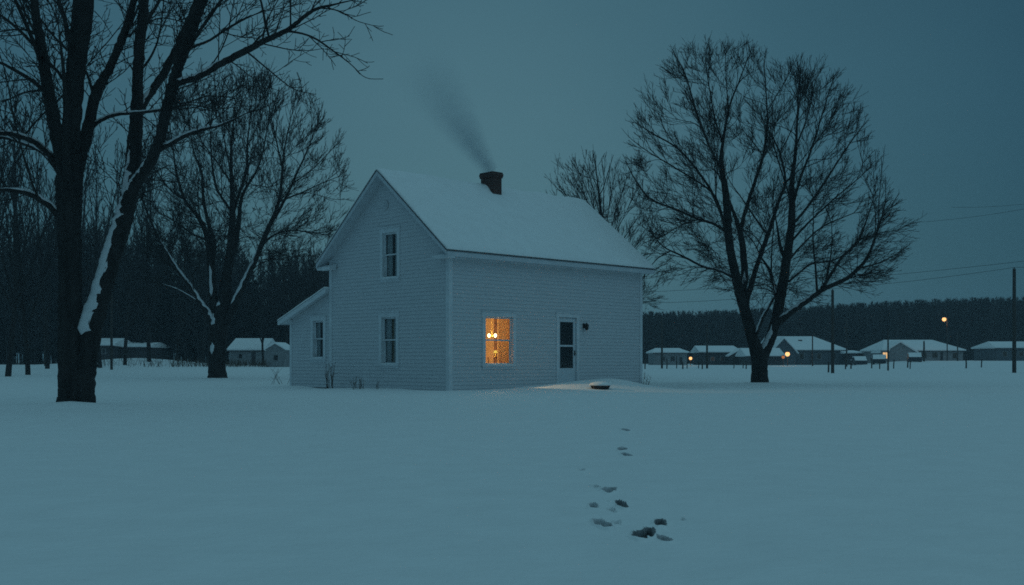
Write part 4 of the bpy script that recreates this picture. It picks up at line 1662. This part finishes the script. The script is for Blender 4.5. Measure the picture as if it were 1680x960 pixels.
def wire(label, ends, sag, r=.013):
    (a, b) = ends
    pts = []
    for i in range(25):
        t = i / 24
        p = a.lerp(b, t)
        pts.append(p - Vector((0, 0, sag * 4 * t * (1 - t))))
    base = pts[0].copy()
    o = tube_obj('power_line', [([p - base for p in pts], [r] * 25)], 4, M['wire'])
    o.location = base
    tag(o, label, 'wire', 'overhead wires crossing the right field')


p1, p2 = at(1664, 441, 82), at(1366, 476, 80)
wire('lowest wire strung between the two tall poles in the right field', (p1 + Vector((0, 0, .1)), p2 + Vector((0, 0, .1))), .12)
wire('wire running from the field pole left behind the bare maple', (p2 + Vector((0, 0, .1)), at(1020, 497, 90)), .3)
wire('wire leaving the right pole towards the right edge of the photo', (p1 + Vector((0, 0, .1)), at(1800, 428, 78)), .1)
wire('upper wire of the close pair crossing to the right edge', (at(1020, 481, 92), at(1800, 414, 80)), .4)
wire('wire high in the sky right of the maple crown', (at(1420, 368, 88), at(1800, 318, 74)), .5, .010)
wire('highest faint wire at the right edge of the sky', (at(1560, 340, 86), at(1800, 316, 70)), .3, .009)


def lamp(name, label, px, py, Y, rad, m, pole_px=None, arm=True):
    p = at(px, py, Y)
    z = gz(p.x, p.y)
    root = empty(name, (p.x, p.y, z))
    tag(root, label, 'lamp')
    hh = p.z - z
    off = .45 if hh > 4 else .0
    if off:
        tube_obj('post', [([Vector((off, 0, -.3)), Vector((off, 0, hh + .25)), Vector((off * .6, 0, hh + .5)), Vector((0, 0, hh + .45))], [.09, .07, .04, .03])], 8, M['wood'], root)
    else:
        tube_obj('post', [([Vector((0, 0, -.3)), Vector((0, 0, hh - rad))], [.05, .04])], 8, M['wood'], root)
    mb = MB()
    mb.lathe([(rad * .4, hh + rad * .8), (rad * .9, hh + rad * .85), (rad * .5, hh + rad * 1.25), (.02, hh + rad * 1.4)], 12)
    mb.build('hood', M['dark'], root, smooth=True)
    mb = MB()
    pr = [(max(.01, rad * math.sin(a * math.pi / 8)), hh - rad * math.cos(a * math.pi / 8)) for a in range(9)]
    mb.lathe(pr, 14)
    mb.build('globe', m, root, smooth=True)
    return root


lamp('street_lamp', 'glowing orange street lamp high above the hipped house', 1549, 524, 162, .30, M['lamp'])
lamp('yard_lamp', 'bright orange yard lamp in front of the largest far house', 1292, 581, 150, .32, M['lamp'])
lamp('yard_lamp', 'dim reddish lamp just left of the bright yard lamp', 1285, 586, 151, .22, M['lamp_dim'])
lamp('yard_lamp', 'small orange lamp beside the posts left of the porch-roofed house', 1133, 588, 150, .22, M['lamp'])
for px, py, Y, e in ((1549, 530, 162, 22), (1292, 585, 149, 35), (1133, 591, 149, 20)):
    ld = bpy.data.lights.new('lamp_light', 'POINT')
    ld.energy = e
    ld.color = (1, .5, .18)
    ld.shadow_soft_size = .3
    o = bpy.data.objects.new('lamp_light', ld)
    COL.objects.link(o)
    o.location = at(px, py, Y)
    o['kind'] = 'structure'


# snow-covered parked cars
def car(label, px, Y, rz):
    X = (px - 840) / FPX * Y
    root = empty('parked_car', (X, Y, gz(X, Y) - .3), rz)
    tag(root, label, 'car', 'snow-covered cars parked by the far houses')
    prof = [(-2.1, .35), (2.1, .35), (2.12, .75), (1.95, .92), (1.0, .98), (.55, 1.40), (-.9, 1.42), (-1.55, 1.0), (-2.05, .95), (-2.15, .7)]
    mb = MB()
    mb.prism([(x, -.85, z) for x, z in prof], (0, 1.7, 0))
    mb.build('body', M['carpaint'], root)
    mb = MB()
    top = [(2.0, .93), (1.0, .99), (.55, 1.41), (-.9, 1.43), (-1.55, 1.01), (-2.05, .96), (-1.95, 1.06), (-1.5, 1.16), (-.95, 1.58), (.6, 1.56), (1.1, 1.12), (1.9, 1.03)]
    mb.prism([(x, -.82, z) for x, z in top], (0, 1.64, 0))
    mb.build('snow_cover', M['snow'], root)
    for sy in (-.86, .66):
        for sx in (-1.3, 1.35):
            mb = MB()
            mb.prism([(sx + .33 * math.cos(a * math.pi / 8), sy, .33 + .33 * math.sin(a * math.pi / 8)) for a in range(16)], (0, .2, 0))
            mb.build('wheel', M['tyre'], root)
    mb = MB()
    mb.box(-.75, .35, -.858, -.851, 1.02, 1.33)
    mb.build('side_window', M['farglass'], root)


car('dark car under snow parked at the right end of the largest far house', 1409, 160, R(82))
car('dark car under snow parked below the glowing yellow window', 1443, 150, R(70))
car('dark car under snow parked before the front of the hipped house', 1500, 152, R(74))


# ------------------------------------------------------------------ weeds and brush
def weed(label, px, py, Y, hgt, n, spread, seed, arch=.3, group='dry weeds poking through the snow'):
    r = random.Random(seed)
    p = at(px, py, Y)
    p.z = gz(p.x, p.y)
    lines = []
    for i in range(n):
        b = Vector((r.uniform(-spread, spread), r.uniform(-spread, spread) * .5, -.05))
        d = Vector((r.uniform(-.5, .5) * arch * 2, r.uniform(-.3, .3), 1))
        l = hgt * r.uniform(.5, 1.05)
        pts, rad = branch(r, b, d, l, .008, .004, 6, -.25 * r.random(), .12)
        lines.append((pts, rad))
        for q in range(2):
            k = r.randrange(2, 6)
            pp, rr = branch(r, pts[k], rvec(r) + Vector((0, 0, .8)), l * .25, .005, .003, 2, 0, .1)
            lines.append((pp, rr))
    o = tube_obj('dry_weed', lines, 4, M['weed'])
    o.location = p
    tag(o, label, 'weed', group)


weed('sparse curved weed stalks left of the lean-to corner', 457, 626, 44, .85, 6, .35, 1, .8)
weed('tall dark weed clump at the joint of lean-to and gable wall', 541, 636, 36.6, 1.0, 14, .12, 2, .15)
weed('weed clump below the ground floor gable window', 588, 638, 35.2, .55, 12, .18, 3, .4)
weed('single short weed right of the clump under the gable window', 620, 640, 34.6, .38, 3, .05, 4, .3)
weed('pale weed stalks against the right corner of the farmhouse', 1057, 636, 39.6, .7, 8, .15, 5, .3)

r = random.Random(31)
lines = []
for i in range(700):
    px = r.uniform(283, 440) if i > 150 else r.uniform(140, 285)
    Y = r.uniform(86, 99)
    X = (px - 840) / FPX * Y
    z = gz(X, Y)
    pts, rad = branch(r, Vector((X, Y, z - .05)), Vector((r.uniform(-.6, .6), r.uniform(-.4, .4), 1)), r.uniform(.25, .8), .016, .008, 4, 0, .2)
    lines.append((pts, rad))
o = tube_obj('dry_brush', lines, 3, M['weed'])
tag(o, 'low dry brush along the foot of the snow bank before the barn', 'brush', kind='stuff')

# ------------------------------------------------------------------ smoke


def smoke():
    c = house_pt(CS, CT, zt + .02)
    Ln = 5.0
    d = (at(716, 142, c.y) - at(806, 279, c.y)).normalized()
    m = bpy.data.materials.new('smoke')
    m.use_nodes = True
    nt = m.node_tree
    nt.nodes.remove(nt.nodes['Principled BSDF'])
    N = nt.nodes.new
    lk = nt.links.new
    vol = N('ShaderNodeVolumePrincipled')
    vol.inputs['Color'].default_value = (.16, .25, .36, 1)
    vol.inputs['Anisotropy'].default_value = 0
    tc = N('ShaderNodeTexCoord')
    sp = N('ShaderNodeSeparateXYZ')
    lk(tc.outputs['Object'], sp.inputs[0])

    def math_(op, a, b=None, c=None):
        n = N('ShaderNodeMath')
        n.operation = op
        for i, v in enumerate((a, b, c)):
            if v is None:
                continue
            if isinstance(v, (int, float)):
                n.inputs[i].default_value = v
            else:
                lk(v, n.inputs[i])
        return n.outputs[0]
    zc = sp.outputs[2]
    # radius grows along the axis
    rad = math_('MULTIPLY_ADD', zc, .26, .32)
    nz = N('ShaderNodeTexNoise')
    nz.inputs['Scale'].default_value = 1.1
    nz.inputs['Detail'].default_value = 4
    lk(tc.outputs['Object'], nz.inputs['Vector'])
    wob = math_('MULTIPLY', math_('SUBTRACT', nz.outputs[0], .5), math_('MULTIPLY', zc, .35))
    x = math_('ADD', sp.outputs[0], wob)
    r2 = math_('ADD', math_('MULTIPLY', x, x), math_('MULTIPLY', sp.outputs[1], sp.outputs[1]))
    q = math_('DIVIDE', math_('SQRT', r2), rad)
    core = math_('SUBTRACT', 1, q)
    core = math_('MAXIMUM', core, 0)
    core = math_('POWER', core, 1.2)
    fade = math_('MAXIMUM', math_('SUBTRACT', 1, math_('DIVIDE', zc, Ln)), 0)
    fade = math_('POWER', fade, 1.2)
    n2 = N('ShaderNodeTexNoise')
    n2.inputs['Scale'].default_value = 2.6
    n2.inputs['Detail'].default_value = 5
    lk(tc.outputs['Object'], n2.inputs['Vector'])
    den = math_('MULTIPLY', math_('MULTIPLY', core, fade), math_('MULTIPLY_ADD', n2.outputs[0], 1.6, .0))
    den = math_('DIVIDE', den, math_('MULTIPLY_ADD', zc, .5, .8))
    den = math_('MULTIPLY', den, 2.3)
    lk(den, vol.inputs['Density'])
    lk(vol.outputs[0], nt.nodes['Material Output'].inputs['Volume'])
    mb = MB()
    mb.lathe([(.33 + .27 * z, z) for z in (.0, .5, 1, 1.5, 2, 2.5, 3, 3.5, 4., 5.)], 20)
    o = mb.build('chimney_smoke', m, None, smooth=True)
    o.location = c
    o.rotation_mode = 'QUATERNION'
    o.rotation_quaternion = d.to_track_quat('Z', 'Y')
    tag(o, 'thin grey smoke drifting up and left from the brick chimney', 'smoke', kind='stuff')


smoke()

# haze
HAZE = .0005
if HAZE:
    m = bpy.data.materials.new('haze')
    m.use_nodes = True
    nt = m.node_tree
    nt.nodes.remove(nt.nodes['Principled BSDF'])
    v = nt.nodes.new('ShaderNodeVolumePrincipled')
    v.inputs['Color'].default_value = (.75, .9, 1, 1)
    v.inputs['Density'].default_value = HAZE
    nt.links.new(v.outputs[0], nt.nodes['Material Output'].inputs['Volume'])
    mb = MB()
    mb.box(-905, 905, -45, 1005, -1.6, 34)
    o = mb.build('haze', m)
    tag(o, 'thin evening haze over the snow field', 'haze', kind='stuff')

# ------------------------------------------------------------------ sky, sun
wd = bpy.data.worlds.new('World')
scene.world = wd
wd.use_nodes = True
nt = wd.node_tree
N, lk = nt.nodes.new, nt.links.new
bg = nt.nodes['Background']
sky = N('ShaderNodeTexSky')
sky.sky_type = 'NISHITA'
sky.sun_disc = False
sky.sun_elevation = R(2)
sky.sun_rotation = R(160)
tc = N('ShaderNodeTexCoord')
dot = N('ShaderNodeVectorMath')
dot.operation = 'DOT_PRODUCT'
dv = Vector((-.045, 1, .17)).normalized()
dot.inputs[1].default_value = dv
nrm = N('ShaderNodeVectorMath')
nrm.operation = 'NORMALIZE'
lk(tc.outputs['Generated'], nrm.inputs[0])
lk(nrm.outputs[0], dot.inputs[0])
ramp = N('ShaderNodeValToRGB')
els = ramp.color_ramp.elements
els[0].position, els[0].color = .0, (.040, .108, .162, 1)
els[1].position, els[1].color = 1.0, (.066, .148, .186, 1)
for pos, c in ((.70, (.018, .058, .090)), (.88, (.0215, .067, .102)), (.955, (.037, .100, .138)), (.985, (.052, .126, .164))):
    e_ = ramp.color_ramp.elements.new(pos)
    e_.color = (*c, 1)
lk(dot.outputs['Value'], ramp.inputs[0])
# brighter cloud overhead
sx = N('ShaderNodeSeparateXYZ')
lk(nrm.outputs[0], sx.inputs[0])
zr = N('ShaderNodeMapRange')
zr.interpolation_type = 'SMOOTHSTEP'
zr.inputs['From Min'].default_value = .36
zr.inputs['From Max'].default_value = .8
lk(sx.outputs[2], zr.inputs[0])
mix1 = N('ShaderNodeMix')
mix1.data_type = 'RGBA'
mix1.inputs[7].default_value = (.106, .230, .282, 1)
lk(zr.outputs[0], mix1.inputs[0])
lk(ramp.outputs[0], mix1.inputs[6])
# soft overcast mottling
nz = N('ShaderNodeTexNoise')
nz.inputs['Scale'].default_value = 3.5
nz.inputs['Detail'].default_value = 5
mpn = N('ShaderNodeMapping')
mpn.inputs['Scale'].default_value = (1, 1, 2.5)
lk(nrm.outputs[0], mpn.inputs[0])
lk(mpn.outputs[0], nz.inputs['Vector'])
mr = N('ShaderNodeMapRange')
mr.inputs['To Min'].default_value = .92
mr.inputs['To Max'].default_value = 1.08
lk(nz.outputs[0], mr.inputs[0])
mul = N('ShaderNodeVectorMath')
mul.operation = 'SCALE'
lk(mix1.outputs[2], mul.inputs[0])
lk(mr.outputs[0], mul.inputs['Scale'])
# the clear sky above the cloud, thinned right down
sc_ = N('ShaderNodeVectorMath')
sc_.operation = 'SCALE'
sc_.inputs['Scale'].default_value = .012
tint = N('ShaderNodeVectorMath')
tint.operation = 'MULTIPLY'
tint.inputs[1].default_value = (.25, .7, 1)
lk(sky.outputs[0], tint.inputs[0])
lk(tint.outputs[0], sc_.inputs[0])
add = N('ShaderNodeVectorMath')
add.operation = 'ADD'
lk(mul.outputs[0], add.inputs[0])
lk(sc_.outputs[0], add.inputs[1])
lk(add.outputs[0], bg.inputs[0])
bg.inputs[1].default_value = 1.0

sd = bpy.data.lights.new('sun', 'SUN')
sd.energy = .10
sd.angle = R(40)
sd.color = (.45, .8, 1)
so = bpy.data.objects.new('sun', sd)
COL.objects.link(so)
so.rotation_euler = (R(55), 0, R(55))

# ------------------------------------------------------------------ camera
cd = bpy.data.cameras.new('camera')
cd.sensor_width = 36
cd.lens = FPX / 1680 * 36
cd.shift_y = (HY - 480) / 1680
cd.clip_end = 3000
cd.clip_start = .1
cam = bpy.data.objects.new('camera', cd)
COL.objects.link(cam)
cam.location = (0, 0, CH)
cam.rotation_euler = (R(90), 0, 0)
scene.camera = cam

vs = scene.view_settings
vs.view_transform = 'Standard'
vs.look = 'None'
vs.exposure = 0
vs.gamma = 1
vs.use_curve_mapping = False
scene.render.engine = 'CYCLES'
scene.cycles.use_denoising = False
scene.cycles.sample_clamp_indirect = .8
scene.cycles.max_bounces = 8
scene.cycles.transparent_max_bounces = 16
scene.cycles.volume_bounces = 1
scene.cycles.filter_width = 1.7
